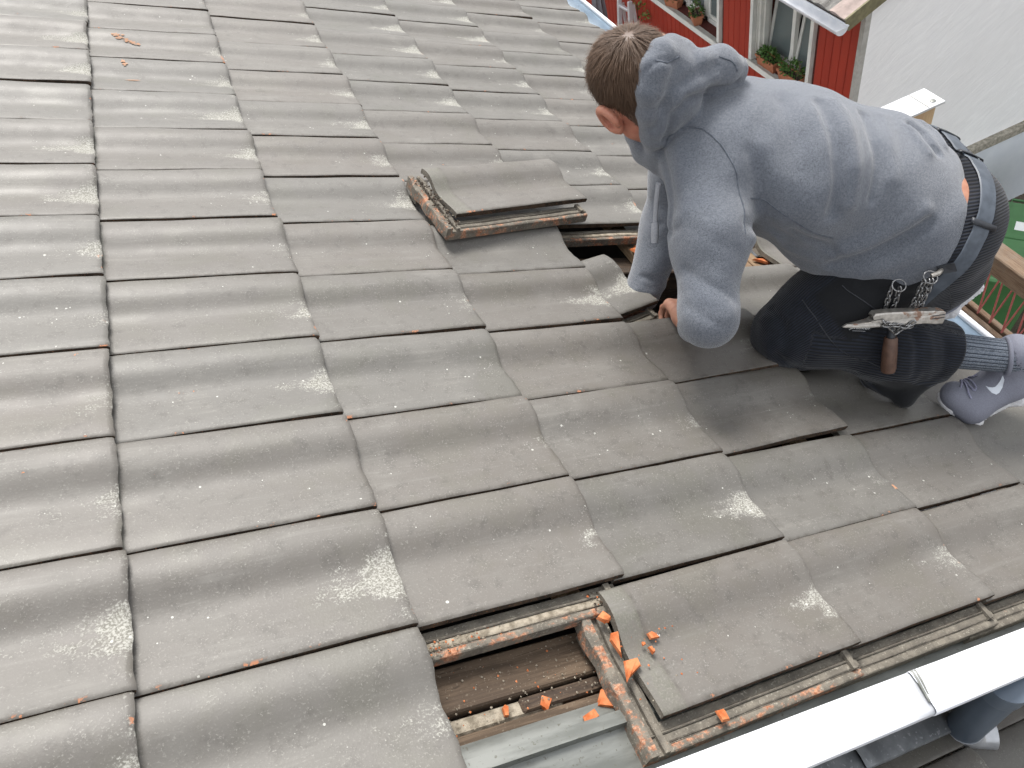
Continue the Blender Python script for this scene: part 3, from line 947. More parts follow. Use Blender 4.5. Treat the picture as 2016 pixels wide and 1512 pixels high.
# ---------------------------------------------------------------- things by the red wall
lad = empty('folding_ladder', 'white folding ladder leaning on the red wall behind the worker\'s head', 'ladder', Matrix.Translation((5.02, 8.92, -6.75)) @ Matrix.Rotation(math.radians(-6), 4, 'X'))
def rail(name, a, b, w, d, m, parent):
    a, b = Vector(a), Vector(b)
    z = (b - a).normalized(); x = Vector((1, 0, 0)); x = (x - z * x.dot(z)).normalized(); y = z.cross(x)
    M4 = Matrix(((x.x, y.x, z.x, a.x), (x.y, y.y, z.y, a.y), (x.z, y.z, z.z, a.z), (0, 0, 0, 1)))
    return obj(name, MB().box((-w / 2, -d / 2, 0), (w / 2, d / 2, (b - a).length), 0, min(w, d) * .2).mesh(name, [m]), parent, mat4=M4)
for yy, zt in ((.21, 2.22), (-.21, 2.28)):
    rail('side_rail', (-.14, yy, .0), (.12, yy * .8, zt), .07, .045, MAT['alu'], lad)
    rail('rear_rail', (.25, yy, .0), (.16, yy * .8, zt - .06), .05, .03, MAT['alu'], lad)
for k in range(8):
    t = .25 + k * .27
    rail('rung', (-.14 + .26 * t / 2.2, -.19, t), (-.14 + .26 * t / 2.2, .19, t), .05, .04, MAT['alu'], lad)
rail('brace', (.12, -.17, 2.1), (.17, .17, 1.75), .02, .02, MAT['alu'], lad)

um = empty('folded_parasol', 'folded grey parasol standing by the red wall beyond the eave', 'parasol', Matrix.Translation((5.08, 9.93, -6.75)))
obj('pole', MB().tube([(0, 0, 0), (0, 0, 2.42)], .02, 10).mesh('pole', [MAT['alu']]), um)
mb = MB()
v, f = [], []
prof_u = [(.035, 2.36), (.05, 2.28), (.075, 2.05), (.10, 1.75), (.12, 1.40), (.125, 1.05)]
for (r_, z_) in prof_u:
    for a in range(24):
        w = 2 * math.pi * a / 24
        q = r_ * (1 + .25 * math.cos(8 * w) * (1 if z_ < 2.3 else .2))
        v.append((q * math.cos(w), q * math.sin(w), z_))
for k in range(5):
    for a in range(24):
        f.append((k * 24 + a, (k + 1) * 24 + a, (k + 1) * 24 + (a + 1) % 24, k * 24 + (a + 1) % 24))
f.append(tuple(range(24)))
mb.add(v, f)
obj('cloth', auto_smooth(mb.mesh('cloth', [MAT['grey_cloth']]), 50), um)
obj('finial', auto_smooth(MB().tube([(0, 0, 2.36), (0, 0, 2.42), (0, 0, 2.46)], [.036, .03, .008], 12).mesh('finial', [MAT['bin_dark']])), um)
obj('base', MB().tube([(0, 0, 0), (0, 0, .06), (0, 0, .07)], [.25, .25, .2], 20).mesh('base', [MAT['sill']]), um)

# climbing sprigs on the red wall
def sprig(y, z, h, n, seed, label):
    root = empty('wall_shrub', label, 'shrub', Matrix.Translation((5.40, y, -6.75)))
    o = obj('foliage', leaves(n, 0, 0, z + 6.75 - h * .5, .10, .30, h * .6, .06, seed, 0).mesh('foliage', [mat_leaf('yellow_green_leaf', (0.09, 0.13, 0.02), (0.17, 0.20, 0.04))]), root)
    o["kind"] = "stuff"
    obj('stem', MB().tube([(0, 0, 0), (.02, .03, (z + 6.75) * .5), (0, 0, z + 6.75)], [.02, .015, .006], 6).mesh('stem', [MAT['darkwood']]), root)
sprig(8.35, -4.85, .45, 120, 31, 'yellow-green shrub by the red wall below the left window')
sprig(9.30, -4.72, .30, 60, 32, 'small shrub by the red wall above the worker\'s hair')

# ---------------------------------------------------------------- balcony beside the eave
bal = empty('wooden_balcony', 'dark plank balcony with wooden rail and faded red zigzag rods', 'balcony')
dk = MB().box((-.86, -.0475, -.02), (.86, .0475, .02), 0, .004).mesh('plank', [MAT['deck']])
for k in range(26):
    obj('plank', dk, bal, (3.05 + jit(.004), .62 + k * .1005, -3.64 + jit(.0015)))
board('joist', (2.3, .45, -3.80), (2.38, 3.3, -3.665), MAT['darkwood'], bal)
board('joist', (3.5, .45, -3.80), (3.58, 3.3, -3.665), MAT['darkwood'], bal)
board('lower_rail', (3.935, .45, -3.615), (3.975, 3.3, -3.515), MAT['rail'], bal, .006)
board('lower_rail', (4.005, .45, -3.615), (4.045, 3.3, -3.515), MAT['rail'], bal, .006)
board('hand_rail', (3.93, .45, -3.105), (4.055, 3.3, -2.955), MAT['rail'], bal, .008)
for y in (.50, 2.9):
    board('post', (3.94, y - .05, -6.75), (4.04, y + .05, -3.106), MAT['rail'], bal, .006)
    board('post', (2.28, y - .05, -6.75), (2.38, y + .05, -3.806), MAT['rail'], bal, .006)
rod = {}
for k in range(18):
    y0 = 2.55 - k * .1035
    for nm, a, b, r_ in (('rod', (3.99, y0, -3.515), (3.985, y0 - .066, -3.105), .0062), ('rod', (4.0, y0 - .070, -3.105), (3.995, y0 - .1035, -3.515), .0062)):
        obj(nm, MB().tube([a, b], r_, 8).mesh('rod', [MAT['wire']]), bal)

pc = empty('capped_post', 'timber post with a pale sheet-metal cap behind the worker\'s back', 'post', Matrix.Translation((2.61, 1.372, .173)))
board('timber', (-.085, -.045, -3.79), (.085, .045, -1.345), MAT['timber'], pc, .004)
mb = MB()
mb.box((-.110, -.0585, -1.342), (.110, .0585, -1.330), 0, .002)
obj('metal_cap', mb.mesh('metal_cap', [MAT['sill_cap'] if 'sill_cap' in MAT else MAT['alu']]), pc)
obj('seam', MB().box((.035, -.055, -1.3298), (.038, .055, -1.3280), 0).mesh('seam', [MAT['sill']]), pc)
obj('screw', auto_smooth(MB().tube([(.075, -.030, -1.330), (.075, -.030, -1.3275), (.075, -.030, -1.3262)], [.011, .0105, .006], 12).mesh('screw', [MAT['zinc']])), pc)

# ---------------------------------------------------------------- wheelie bins
def bin_(x, y, yaw, label, sticker=True):
    root = empty('wheelie_bin', label, 'bin', Matrix.Translation((x, y, ZG)) @ Matrix.Rotation(yaw, 4, 'Z'), 'green wheelie bins by the plinth')
    # local: front is -y, width along x
    mb = MB()
    def ring(w0, y0, y1, z, c=.04):
        return [(-w0 + c, y0, z), (w0 - c, y0, z), (w0, y0 + c, z), (w0, y1 - c, z), (w0 - c, y1, z), (-w0 + c, y1, z), (-w0, y1 - c, z), (-w0, y0 + c, z)]
    rings = [ring(.22, -.24, .20, .04), ring(.25, -.29, .26, .55), ring(.27, -.33, .29, .93), ring(.29, -.36, .31, .935), ring(.29, -.36, .31, .985)]
    v = sum(rings, []); f = [tuple(range(7, -1, -1))]
    for k in range(4):
        for q in range(8):
            f.append((k * 8 + q, k * 8 + (q + 1) % 8, (k + 1) * 8 + (q + 1) % 8, (k + 1) * 8 + q))
    f.append(tuple(range(32, 40)))
    mb.add(v, f)
    obj('body', auto_smooth(mb.mesh('body', [MAT['bin']]), 30), root)
    mb = MB()
    rings = [ring(.298, -.385, .30, .990, .05), ring(.300, -.39, .30, 1.012, .05), ring(.285, -.372, .285, 1.030, .05), ring(.262, -.345, .262, 1.036, .05), ring(.250, -.33, .25, 1.060, .06), ring(.225, -.30, .225, 1.070, .06)]
    v = sum(rings, []); f = [tuple(range(7, -1, -1))]
    for k in range(5):
        for q in range(8):
            f.append((k * 8 + q, k * 8 + (q + 1) % 8, (k + 1) * 8 + (q + 1) % 8, (k + 1) * 8 + q))
    f.append(tuple(range(40, 48)))
    mb.add(v, f)
    mb.box((-.07, -.42, 1.0), (.07, -.385, 1.02), 0, .006)
    ld = obj('lid', auto_smooth(mb.mesh('lid', [MAT['bin']]), 30), root)
    if sticker:
        obj('sticker', MB().box((-.105, -.21, 1.0705), (.105, -.07, 1.0715)).mesh('sticker', [MAT['paper']]), root)
    obj('grip', auto_smooth(MB().tube([(-.2, .31, .98), (-.2, .37, 1.0), (.2, .37, 1.0), (.2, .31, .98)], .015, 8).mesh('grip', [MAT['bin']])), root)
    for s in (-1, 1):
        obj('wheel', auto_smooth(MB().tube([(s * .24, .22, .1), (s * .29, .22, .1)], .1, 18).mesh('wheel', [MAT['bin_dark']])), root)
yaw = math.atan2(-.6, .8) - math.radians(0)
yaw = math.atan2(-.8, .6)
bin_(7.12, 3.69, yaw, 'green wheelie bin with a white sticker on its lid', True)
bin_(7.95, 3.98, yaw - .06, 'green wheelie bin farthest back against the pale plinth', False)
bin_(6.62, 3.35, yaw + .05, 'low green wheelie bin nearest the balcony rail', False)

# ---------------------------------------------------------------- timber offcuts lying in the yard
for k, (x, y, L, a, lab) in enumerate(((7.0, 3.05, 1.1, .5, 'pale timber offcut in the yard seen through the red rods'), (7.35, 2.75, .9, 1.2, 'short brown plank in the yard below the hand rail'), (6.75, 2.55, 1.3, -.3, 'long dark plank lying in the yard beyond the balcony'))):
    o = board('timber_offcut', (-L / 2, -.06, 0), (L / 2, .06, .05), MAT['rail'] if k != 2 else MAT['deck'], None, .004)
    o.location = (x, y, ZG + .026 + .0 * k); o.rotation_euler = (0, 0, a)
    tag(o, lab, 'plank', 'timber offcuts in the yard')

# ---------------------------------------------------------------- loose tiles
def local(s, e, h, rz=0, ry=0, rx=0):
    from mathutils import Euler
    return RM @ Matrix.Translation((s, e, h)) @ Euler((rx, ry, rz), 'XYZ').to_matrix().to_4x4()
o = obj('loose_tile', T_FULL, None)
o.matrix_world = local(.770, .762, .056, math.radians(7.5), -.012, .03)
tag(o, 'loose grey tile with broken orange rim lying on top of the other tiles', 'roof tile')
mo = obj('moss', crumbs(150, -.078, -.045, -.030, .17, -.016, -.004, .0010, .0036, 9).mesh('moss', [MAT['darkwood'], MAT['mortar']]), o)
mo["kind"] = "stuff"
o = obj('slid_tile', T_HEAD, None)
a = math.radians(15)
# its near foot corner stands at (1.140, .455)
cx, cy = DU, 0.0
o.matrix_world = local(1.140 - (cx * math.cos(a) - cy * math.sin(a)), .458 - (cx * math.sin(a) + cy * math.cos(a)), -.013, a, -.035, .0)
tag(o, 'skewed grey tile pushed up under its neighbour beside the worker\'s sleeve', 'roof tile')

# ---------------------------------------------------------------- clay shards
def shard(s, e, h, size, seed, label, thick=.006, rot=None, asp=.7):
    r = np.random.default_rng(seed)
    n = int(r.integers(5, 7))
    an = np.sort(r.uniform(0, 2 * math.pi, n) * .35 + np.linspace(0, 2 * math.pi, n, endpoint=False) * 1.0)
    p = [(size * r.uniform(.7, 1.15) * math.cos(a), size * asp * r.uniform(.7, 1.15) * math.sin(a)) for a in an]
    v = [(x, y, r.uniform(-.001, .001)) for x, y in p] + [(x * .82, y * .82, thick * r.uniform(.7, 1.2)) for x, y in p]
    f = [tuple(range(n - 1, -1, -1)), tuple(range(n, 2 * n))] + [(i, (i + 1) % n, n + (i + 1) % n, n + i) for i in range(n)]
    me = MB().add(v, f).mesh('clay_shard', [MAT['clay']])
    o = obj('clay_shard', me, None)
    ro = rot or (jit(.15), jit(.15), r.uniform(0, 6.28))
    o.matrix_world = local(s, e, h, ro[2], ro[1], ro[0])
    tag(o, label, 'clay shard', 'orange clay shards on the roof')
SH = [(.655, -.252, .001, .0095, 'small orange shard at the top corner of the broken tile'),
      (.609, -.292, -.005, .0150, 'wide orange shard on the broken rim, upper of the pair'),
      (.613, -.330, -.004, .0155, 'orange shard on the broken rim, lower of the pair'),
      (.672, -.295, -.003, .0085, 'small orange shard on the tile face near the round stain'),
      (.657, -.313, -.003, .0055, 'tiny orange shard below the small one on the tile face'),
      (.650, -.302, -.003, .0035, 'orange crumb between two shards on the tile face'),
      (.607, -.250, .002, .0110, 'orange shard at the upper end of the broken rim'),
      (.500, -.318, -.066, .0120, 'pointed orange shard on the dark batten inside the lower gap'),
      (.582, -.347, -.046, .0215, 'largest orange shard leaning in the corner of the lower gap'),
      (.545, -.358, -.044, .0130, 'flat orange shard on the plank by the metal strip'),
      (.440, -.314, -.062, .0070, 'small orange shard on the pale batten in the lower gap'),
      (.598, -.300, -.052, .0090, 'orange shard under the broken rim inside the lower gap'),
      (1.655, .668, -.030, .0230, 'bright orange shard in the gap below the worker\'s chest'),
      (1.262, .738, -.036, .0230, 'orange broken tile piece at the end of the upper gap'),
      (1.292, .722, -.034, .0170, 'second orange broken piece behind the drawstring'),
      (.908, .985, .058, .0080, 'reddish crumb on the loose tile'),
      (.712, -.424, -.010, .0110, 'orange shard on the outer ribs above the white gutter')]
for k, (s, e, h, z, lab) in enumerate(SH):
    shard(s, e, h, z * 1.35, 100 + k, lab, .0035 + z * .16)
o = crumbs(70, .60, .72, -.38, -.21, -.006, .001, .0006, .0022, 12).mesh('clay_crumbs', [MAT['clay'], MAT['mortar']])
o = obj('clay_crumbs', o, roof); o["kind"] = "stuff"

# ---------------------------------------------------------------- worker: bodies as blended distance fields
def V(*a):
    return np.array(a, dtype=np.float32)
def nrm(a):
    a = np.asarray(a, dtype=np.float32)
    return a / np.linalg.norm(a)
def smin(a, b, k):
    h = np.clip(.5 + .5 * (b - a) / k, 0, 1)
    return b + (a - b) * h - k * h * (1 - h)
def smax(a, b, k):
    return -smin(-a, -b, k)
def cone(P, A, B, ra, rb, squash=None):
    """rounded cone from A to B; squash = list of (direction, factor): factor > 1 makes it wider that way"""
    A = np.asarray(A, np.float32); B = np.asarray(B, np.float32)
    Q = P - A
    BA = B - A
    if squash:
        for (d, f) in squash:
            d = nrm(d)
            BA = BA + (1 / f - 1) * (BA @ d) * d
            Q = Q + ((1 / f - 1) * (Q @ d))[:, None] * d
    t = np.clip((Q @ BA) / max(float(BA @ BA), 1e-9), 0, 1)
    return np.sqrt(((Q - t[:, None] * BA) ** 2).sum(1)) - (ra + (rb - ra) * t)
def ell(P, C, axes, rad):
    """ellipsoid: axes = 3 unit directions, rad = 3 radii (bounded distance estimate)"""
    Q = P - np.asarray(C, np.float32)
    q = np.stack([Q @ nrm(a) / r for a, r in zip(axes, rad)], 1)
    k0 = np.sqrt((q ** 2).sum(1))
    q2 = np.stack([q[:, i] / rad[i] for i in range(3)], 1)
    k1 = np.sqrt((q2 ** 2).sum(1)) + 1e-9
    return k0 * (k0 - 1) / k1
def polydist(P, pts):
    best = None
    for a, b in zip(pts[:-1], pts[1:]):
        d = cone(P, a, b, 0, 0)
        best = d if best is None else np.minimum(best, d)
    return best
def polytube(P, pts, rads):
    best = None
    for (a, b, ra, rb) in zip(pts[:-1], pts[1:], rads[:-1], rads[1:]):
        d = cone(P, a, b, ra, rb)
        best = d if best is None else smin(best, d, .012)
    return best

# joints, in the roof frame (down slope, along eave, out of roof)
FWD = nrm((-.91, .415, 0.0)); RGT = nrm((.415, .91, 0.0)); LFT = -RGT; UPN = V(0, 0, 1)
PEL = V(1.605, .318, .370); WAI = V(1.475, .372, .385); CHE = V(1.30, .435, .385); UCH = V(1.155, .500, .385); NEC = V(1.065, .575, .405)
HIPL = PEL + .09 * LFT + V(0, 0, -.02); HIPR = PEL + .09 * RGT + V(0, 0, -.02)
KNL = V(1.345, .245, .075); ANL = V(1.735, .013, .175); KNR = V(1.70, .49, .08); ANR = V(1.905, .345, .150)
SHL = V(1.068, .408, .374); ELL_ = V(1.020, .195, .178); WRL = V(1.112, .305, .058)
SHR = V(1.215, .665, .365); ELR = V(1.200, .600, .13); WRR = V(1.140, .520, -.015)
HEA = V(.950, .568, .462)
HW = nrm((-.279, -.025, .960)); HQ = nrm((-.892, .378, -.249)); HQ = nrm(HQ - (HQ @ HW) * HW)
HPI = math.radians(38)                      # the head is bowed
HU = math.cos(HPI) * HW + math.sin(HPI) * HQ; HF = math.cos(HPI) * HQ - math.sin(HPI) * HW; HL = np.cross(HU, HF)
HYA = math.radians(54); HF, HL = math.cos(HYA) * HF - math.sin(HYA) * HL, math.cos(HYA) * HL + math.sin(HYA) * HF   # and turned away

FOLDS_HOODIE = []      # (points, width, amount): filled from the table below
FOLDS_TROUSERS = []
def apply_folds(P, d, folds):
    for (pts, w, amt) in folds:
        pts = np.asarray(pts, np.float32)
        lo, hi = pts.min(0) - 2.6 * w, pts.max(0) + 2.6 * w
        m = np.all((P > lo) & (P < hi), axis=1)
        if not m.any():
            continue
        q = polydist(P[m], pts)
        d[m] -= amt * np.exp(-(q / w) ** 2)
    return d

def torso(P, g=0.0):
    k = [(RGT, 1.42)]
    d = cone(P, PEL + V(-.05, .02, .01), WAI, .118 + g, .126 + g, k)
    d = smin(d, cone(P, WAI, CHE, .126 + g, .136 + g, k), .06)
    d = smin(d, cone(P, CHE, UCH, .136 + g, .120 + g, k), .06)
    d = smin(d, cone(P, UCH, NEC + V(.02, -.01, -.01), .112 + g, .075 + g, [(RGT, 1.25)]), .07)
    return d

def hoodie_sdf(P, folds=True):
    d = torso(P)
    # blousing above the hem
    d = smin(d, cone(P, WAI + V(.06, -.03, -.105) + .13 * LFT, WAI + V(-.08, .03, -.100) + .10 * LFT, .084, .078), .06)
    d = smin(d, cone(P, PEL + V(-.04, .02, -.02) + .13 * LFT, PEL + V(-.02, .01, .0) + .12 * RGT, .090, .085), .05)
    # cut by the hem (plane across the hips)
    hem_n = nrm((.86, -.34, -.02)); hem_p = PEL + V(.056, -.024, 0)
    hem = (P - hem_p) @ hem_n
    # sleeves
    aL = cone(P, SHL + .03 * RGT, SHL + .45 * (ELL_ - SHL), .086, .072)
    aL = smin(aL, cone(P, SHL + .45 * (ELL_ - SHL), ELL_, .071, .052), .04)
    aL = smin(aL, cone(P, ELL_, ELL_ + .72 * (WRL - ELL_), .051, .040), .03)
    d = smin(d, aL, .035)
    aR = cone(P, SHR + .03 * LFT, SHR + .5 * (ELR - SHR), .086, .070)
    aR = smin(aR, cone(P, SHR + .5 * (ELR - SHR), ELR, .070, .060), .04)
    aR = smin(aR, cone(P, ELR, WRR, .058, .044), .03)
    d = smin(d, aR, .03)
    # collar round the neck and hood lying on the nape
    for (t, R_, r_) in ((.55, .066, .026), (.22, .074, .033)):
        ring = []
        c = NB + t * (NA - NB)
        for a in range(0, 361, 30):
            w = math.radians(a)
            ring.append(c + R_ * (math.cos(w) * NX + math.sin(w) * NY) + NAX * .016 * math.sin(w))
        d = smin(d, polytube(P, ring, [r_] * 13), .014)
    for (c, r, k) in HOOD:
        pts = [np.asarray(q, np.float32) for q in c]
        d = smin(d, polytube(P, pts, r), k)
    # neck opening
    d = smax(d, -cone(P, NEC + V(-.012, .004, .0), HEA, .045, .052), .006)
    d = smax(d, hem, .012)
    # cuff openings
    d = smax(d, -cone(P, ELL_ + .80 * (WRL - ELL_), WRL + .2 * nrm(WRL - ELL_), .030, .031), .004)
    # cloth unevenness
    x, y, z = P[:, 0], P[:, 1], P[:, 2]
    d = d + .0022 * np.sin(23 * x + 17 * y + 9 * z) * np.sin(19 * y - 31 * z + 1.3) + .0014 * np.sin(47 * x - 38 * y + 12) * np.sin(41 * z + 29 * y)
    if folds:
        d = apply_folds(P, d, FOLDS_HOODIE)
    return d
NA = HEA - .020 * HF - .075 * HU; NB = NEC + V(.012, -.006, -.01); NAX = nrm(NA - NB)
NX = nrm(np.cross(NAX, HF)); NY = nrm(np.cross(NX, NAX)); NY = NY * (1 if NY @ HF < 0 else -1)   # NY: towards the nape
HOOD = [
    ([(.963, .524, .549), (.926, .500, .543), (.910, .484, .523), (.913, .477, .491), (.938, .482, .452), (.983, .503, .400), (1.030, .520, .350)], [.026, .027, .028, .028, .028, .030, .028], .008),
    ([(.958, .508, .524), (.960, .488, .486), (.973, .490, .440)], [.040, .043, .040], .012),
    ([(.990, .530, .530), (.995, .500, .505), (.996, .492, .466)], [.040, .044, .040], .014),
    ([(1.017, .500, .528), (1.077, .514, .527), (1.120, .525, .524)], [.036, .042, .034], .007),
    ([(1.030, .600, .510), (1.110, .620, .490)], [.040, .036], .016),
]

def trousers_sdf(P, folds=True):
    d = cone(P, HIPL + V(.0, .01, .015), HIPR + V(0, -.01, .015), .132, .132)
    d = smin(d, cone(P, PEL + V(-.07, .03, 0) + .05 * LFT, PEL + V(-.07, .03, 0) + .05 * RGT, .115, .115), .05)
    d = smin(d, cone(P, HIPL + V(.065, -.022, -.075), HIPR + V(.055, -.02, -.06), .098, .105), .04)
    # waist opening
    d = smax(d, (P - WP) @ WN, .012)
    # near leg
    d = smin(d, cone(P, HIPL + .08 * (KNL - HIPL), KNL + .18 * (HIPL - KNL), .118, .092), .05)
    d = smin(d, cone(P, KNL + .2 * (HIPL - KNL), KNL + V(-.005, .004, -.004), .092, .070), .03)
    sh = ANL - KNL
    sl = cone(P, KNL + V(0, 0, -.004), KNL + .50 * sh, .070, .068)
    sl = smin(sl, cone(P, KNL + .45 * sh, KNL + .86 * sh, .066, .057), .03)
    # flared hem hanging to the tiles
    sl = smin(sl, cone(P, KNL + .36 * sh + V(.0, -.02, -.035), V(1.520, .125, .028), .034, .012), .035)
    sl = smin(sl, cone(P, KNL + .46 * sh + V(.0, -.03, -.03), V(1.546, .090, .030), .038, .012), .035)
    sl = smin(sl, cone(P, V(1.520, .122, .028), V(1.572, .056, .022), .014, .010), .02)
    sl = smin(sl, cone(P, KNL + .52 * sh + V(.0, -.03, -.03), V(1.572, .058, .024), .034, .010), .030)
    sl = smin(sl, cone(P, KNL + .70 * sh + V(.0, -.02, -.03), V(1.572, .060, .030), .030, .012), .030)
    sl = smax(sl, (P - (KNL + .745 * sh)) @ nrm(sh), .006)
    d = smin(d, sl, .045)
    # far leg
    l2 = cone(P, HIPR, KNR + V(0, 0, .01), .118, .080)
    s2 = ANR - KNR
    l2 = smin(l2, cone(P, KNR, KNR + .80 * s2, .072, .056), .04)
    d = smin(d, l2, .03)
    x, y, z = P[:, 0], P[:, 1], P[:, 2]
    d = d + .0022 * np.sin(27 * x + 21 * y - 15 * z + 1) * np.sin(23 * y - 37 * z + 2.1) + .0012 * np.sin(61 * x + 33 * y) * np.sin(52 * z - 18 * y)
    if folds:
        d = apply_folds(P, d, FOLDS_TROUSERS)
    return d
WN = nrm((-.86, .34, .10)); WP = PEL + V(-.022, .010, .01)

def hd(f, l, u):
    return HEA + f * HF + l * HL + u * HU
def body_sdf(P):
    d = limbs_sdf(P)
    m = ((P - HEA) ** 2).sum(1) < .24 ** 2
    if m.any():
        d[m] = smin(head_sdf(P[m]), d[m], .03)
    for H in HANDS:
        m = ((P - H[0]) ** 2).sum(1) < .24 ** 2
        if m.any():
            d[m] = smin(d[m], hand(P[m], *H), .010)
    return d
def head_sdf(P):
    ax = [HF, HL, HU]
    d = ell(P, hd(-.012, 0, .022), ax, (.098, .078, .092))
    d = smin(d, ell(P, hd(.030, 0, -.035), ax, (.068, .064, .085)), .03)
    # jaw, chin
    d = smin(d, cone(P, hd(.005, .052, -.060), hd(.072, .012, -.098), .022, .020), .025)
    d = smin(d, cone(P, hd(.005, -.052, -.060), hd(.072, -.012, -.098), .022, .020), .025)
    # brow, nose, lips, eye sockets
    d = smin(d, cone(P, hd(.083, .035, .018), hd(.083, -.035, .018), .012, .012), .015)
    d = smin(d, cone(P, hd(.092, 0, .005), hd(.113, 0, -.030), .007, .012), .010)
    d = smin(d, cone(P, hd(.090, .016, -.062), hd(.090, -.016, -.062), .008, .008), .010)
    for s in (-1, 1):
        d = smax(d, -ell(P, hd(.100, s * .032, -.004), ax, (.014, .016, .010)), .008)
        d = smin(d, ell(P, hd(.082, s * .032, -.004), ax, (.013, .013, .012)), .003)
    # ears
    for s in (-1, 1):
        c = hd(-.006, s * .080, -.008)
        rim = []
        for a in range(-20, 251, 27):
            w = math.radians(a)
            rim.append(c + .020 * math.cos(w) * -HF * 1.0 + .030 * math.sin(w) * HU + s * .010 * HL + .006 * HU - (.004 if a > 200 else 0) * HF)
        d = smin(d, polytube(P, rim, [.0050] * len(rim)), .004)
        d = smin(d, ell(P, c + s * .001 * HL, [HF, HL, HU], (.017, .007, .026)), .006)
        d = smin(d, ell(P, c + .006 * HF - .026 * HU + s * .004 * HL, [HF, HL, HU], (.010, .006, .010)), .006)
        d = smax(d, -ell(P, c + .006 * HF + s * .010 * HL, [HF, HL, HU], (.008, .006, .014)), .004)
    # neck
    d = smin(d, cone(P, hd(-.022, 0, -.05), NEC + V(.015, -.01, -.03), .056, .062), .03)
    return d
def limbs_sdf(P):
    """trunk and limbs inside the clothes"""
    d = torso(P, -.016)
    d = smin(d, cone(P, HIPL + V(-.02, .01, .012), HIPR + V(-.02, -.01, .012), .109, .109), .03)
    for (a, b, c, r) in ((SHL, ELL_, WRL, (.055, .043, .036, .026)), (SHR, ELR, WRR, (.055, .043, .036, .026)), (HIPL, KNL, ANL, (.085, .055, .050, .034)), (HIPR, KNR, ANR, (.085, .055, .050, .034))):
        d = smin(d, cone(P, a, b, r[0], r[1]), .02)
        d = smin(d, cone(P, b, c, r[2], r[3]), .02)
    return d

def hand(P, W, D, N, T):
    """wrist, pointing direction, back-of-hand normal, thumb side"""
    D, N, T = nrm(D), nrm(N), nrm(T)
    kn = W + .092 * D
    d = cone(P, W - .01 * D, W + .03 * D, .024, .026, [(T, 1.25)])
    d = smin(d, cone(P, W + .03 * D + .012 * T, kn + .020 * T, .019, .0145), .016)
    d = smin(d, cone(P, W + .03 * D - .012 * T, kn - .026 * T, .019, .0130), .016)
    d = smin(d, cone(P, W + .03 * D, kn - .003 * T, .019, .0140), .014)
    for (o, L, r, c) in ((.030, .072, .0092, .75), (.010, .080, .0096, .85), (-.011, .074, .0092, .9), (-.031, .058, .0080, .95)):
        p = kn + o * T - .002 * N
        a = 0.0
        seg = [.44, .30, .26]
        fd = None
        for q, sg in enumerate(seg):
            a += c * (.75 if q == 0 else .85)
            nx = p + L * sg * (math.cos(a) * D - math.sin(a) * N)
            e = cone(P, p, nx, r * (1 - .08 * q), r * (1 - .08 * (q + 1)))
            fd = e if fd is None else smin(fd, e, .003)
            p = nx
        d = smin(d, fd, .0045)
    th = W + .030 * D + .026 * T
    t2 = th + .040 * nrm(D * .8 + T * .55 - N * .25)
    t3 = t2 + .030 * nrm(D * 1.0 + T * .05 - N * .45)
    td = smin(cone(P, th, t2, .0140, .0110), cone(P, t2, t3, .0108, .0085), .004)
    return smin(d, td, .008)
HANDS = [(WRL + V(.004, .008, .004), (.34, .88, -.16), (-.05, .18, 1), (.93, -.36, .10)),
         (WRR, (-.18, -.30, -.90), (-.80, -.45, .35), (-.35, .85, -.1))]

LAT = nrm((-.05, -.97, -.22))
TOE, BALL, ARCH, HEEL = V(1.696, .024, .034), V(1.742, .004, .026), V(1.818, .000, .096), V(1.862, -.002, .172)
SOLN = nrm((.62, .02, -.78))
def sole_sdf(P):
    k = [(LAT, 2.3)]
    o = .012 * SOLN
    d = cone(P, TOE + V(-.010, .004, -.010), BALL + V(0, 0, -.012), .0130, .0150, k)
    d = smin(d, cone(P, BALL + V(0, 0, -.012), ARCH + o, .0150, .0170, k), .02)
    d = smin(d, cone(P, ARCH + o, HEEL + o, .0180, .0200, k), .02)
    x = (P - BALL) @ nrm(HEEL - BALL)
    d = d + .0007 * np.sin(x * 480) * np.sin((P @ LAT) * 90 + (P @ SOLN) * 420)
    return d
DOR = nrm((-.80, .05, .60))
def upper_sdf(P):
    k = [(LAT, 1.16)]
    d = cone(P, TOE + V(-.004, .002, .014), BALL + .026 * DOR, .030, .038, k)
    d = smin(d, cone(P, BALL + .026 * DOR, ARCH + .034 * DOR, .038, .042, k), .02)
    d = smin(d, cone(P, ARCH + .034 * DOR, HEEL + .020 * DOR + V(0, 0, .008), .040, .034, k), .02)
    sd_ = nrm(ANL - KNL)
    col = cone(P, ARCH + .040 * DOR, ANL + V(.012, -.002, .010), .037, .042)
    col = smax(col, (P - (ANL + V(-.010, .003, .0) - .010 * sd_)) @ -sd_ - .012, .006)
    d = smin(d, col, .02)
    d = smax(d, -cone(P, ANL - .10 * sd_, ANL + .008 * sd_, .0335, .0335), .004)
    return d

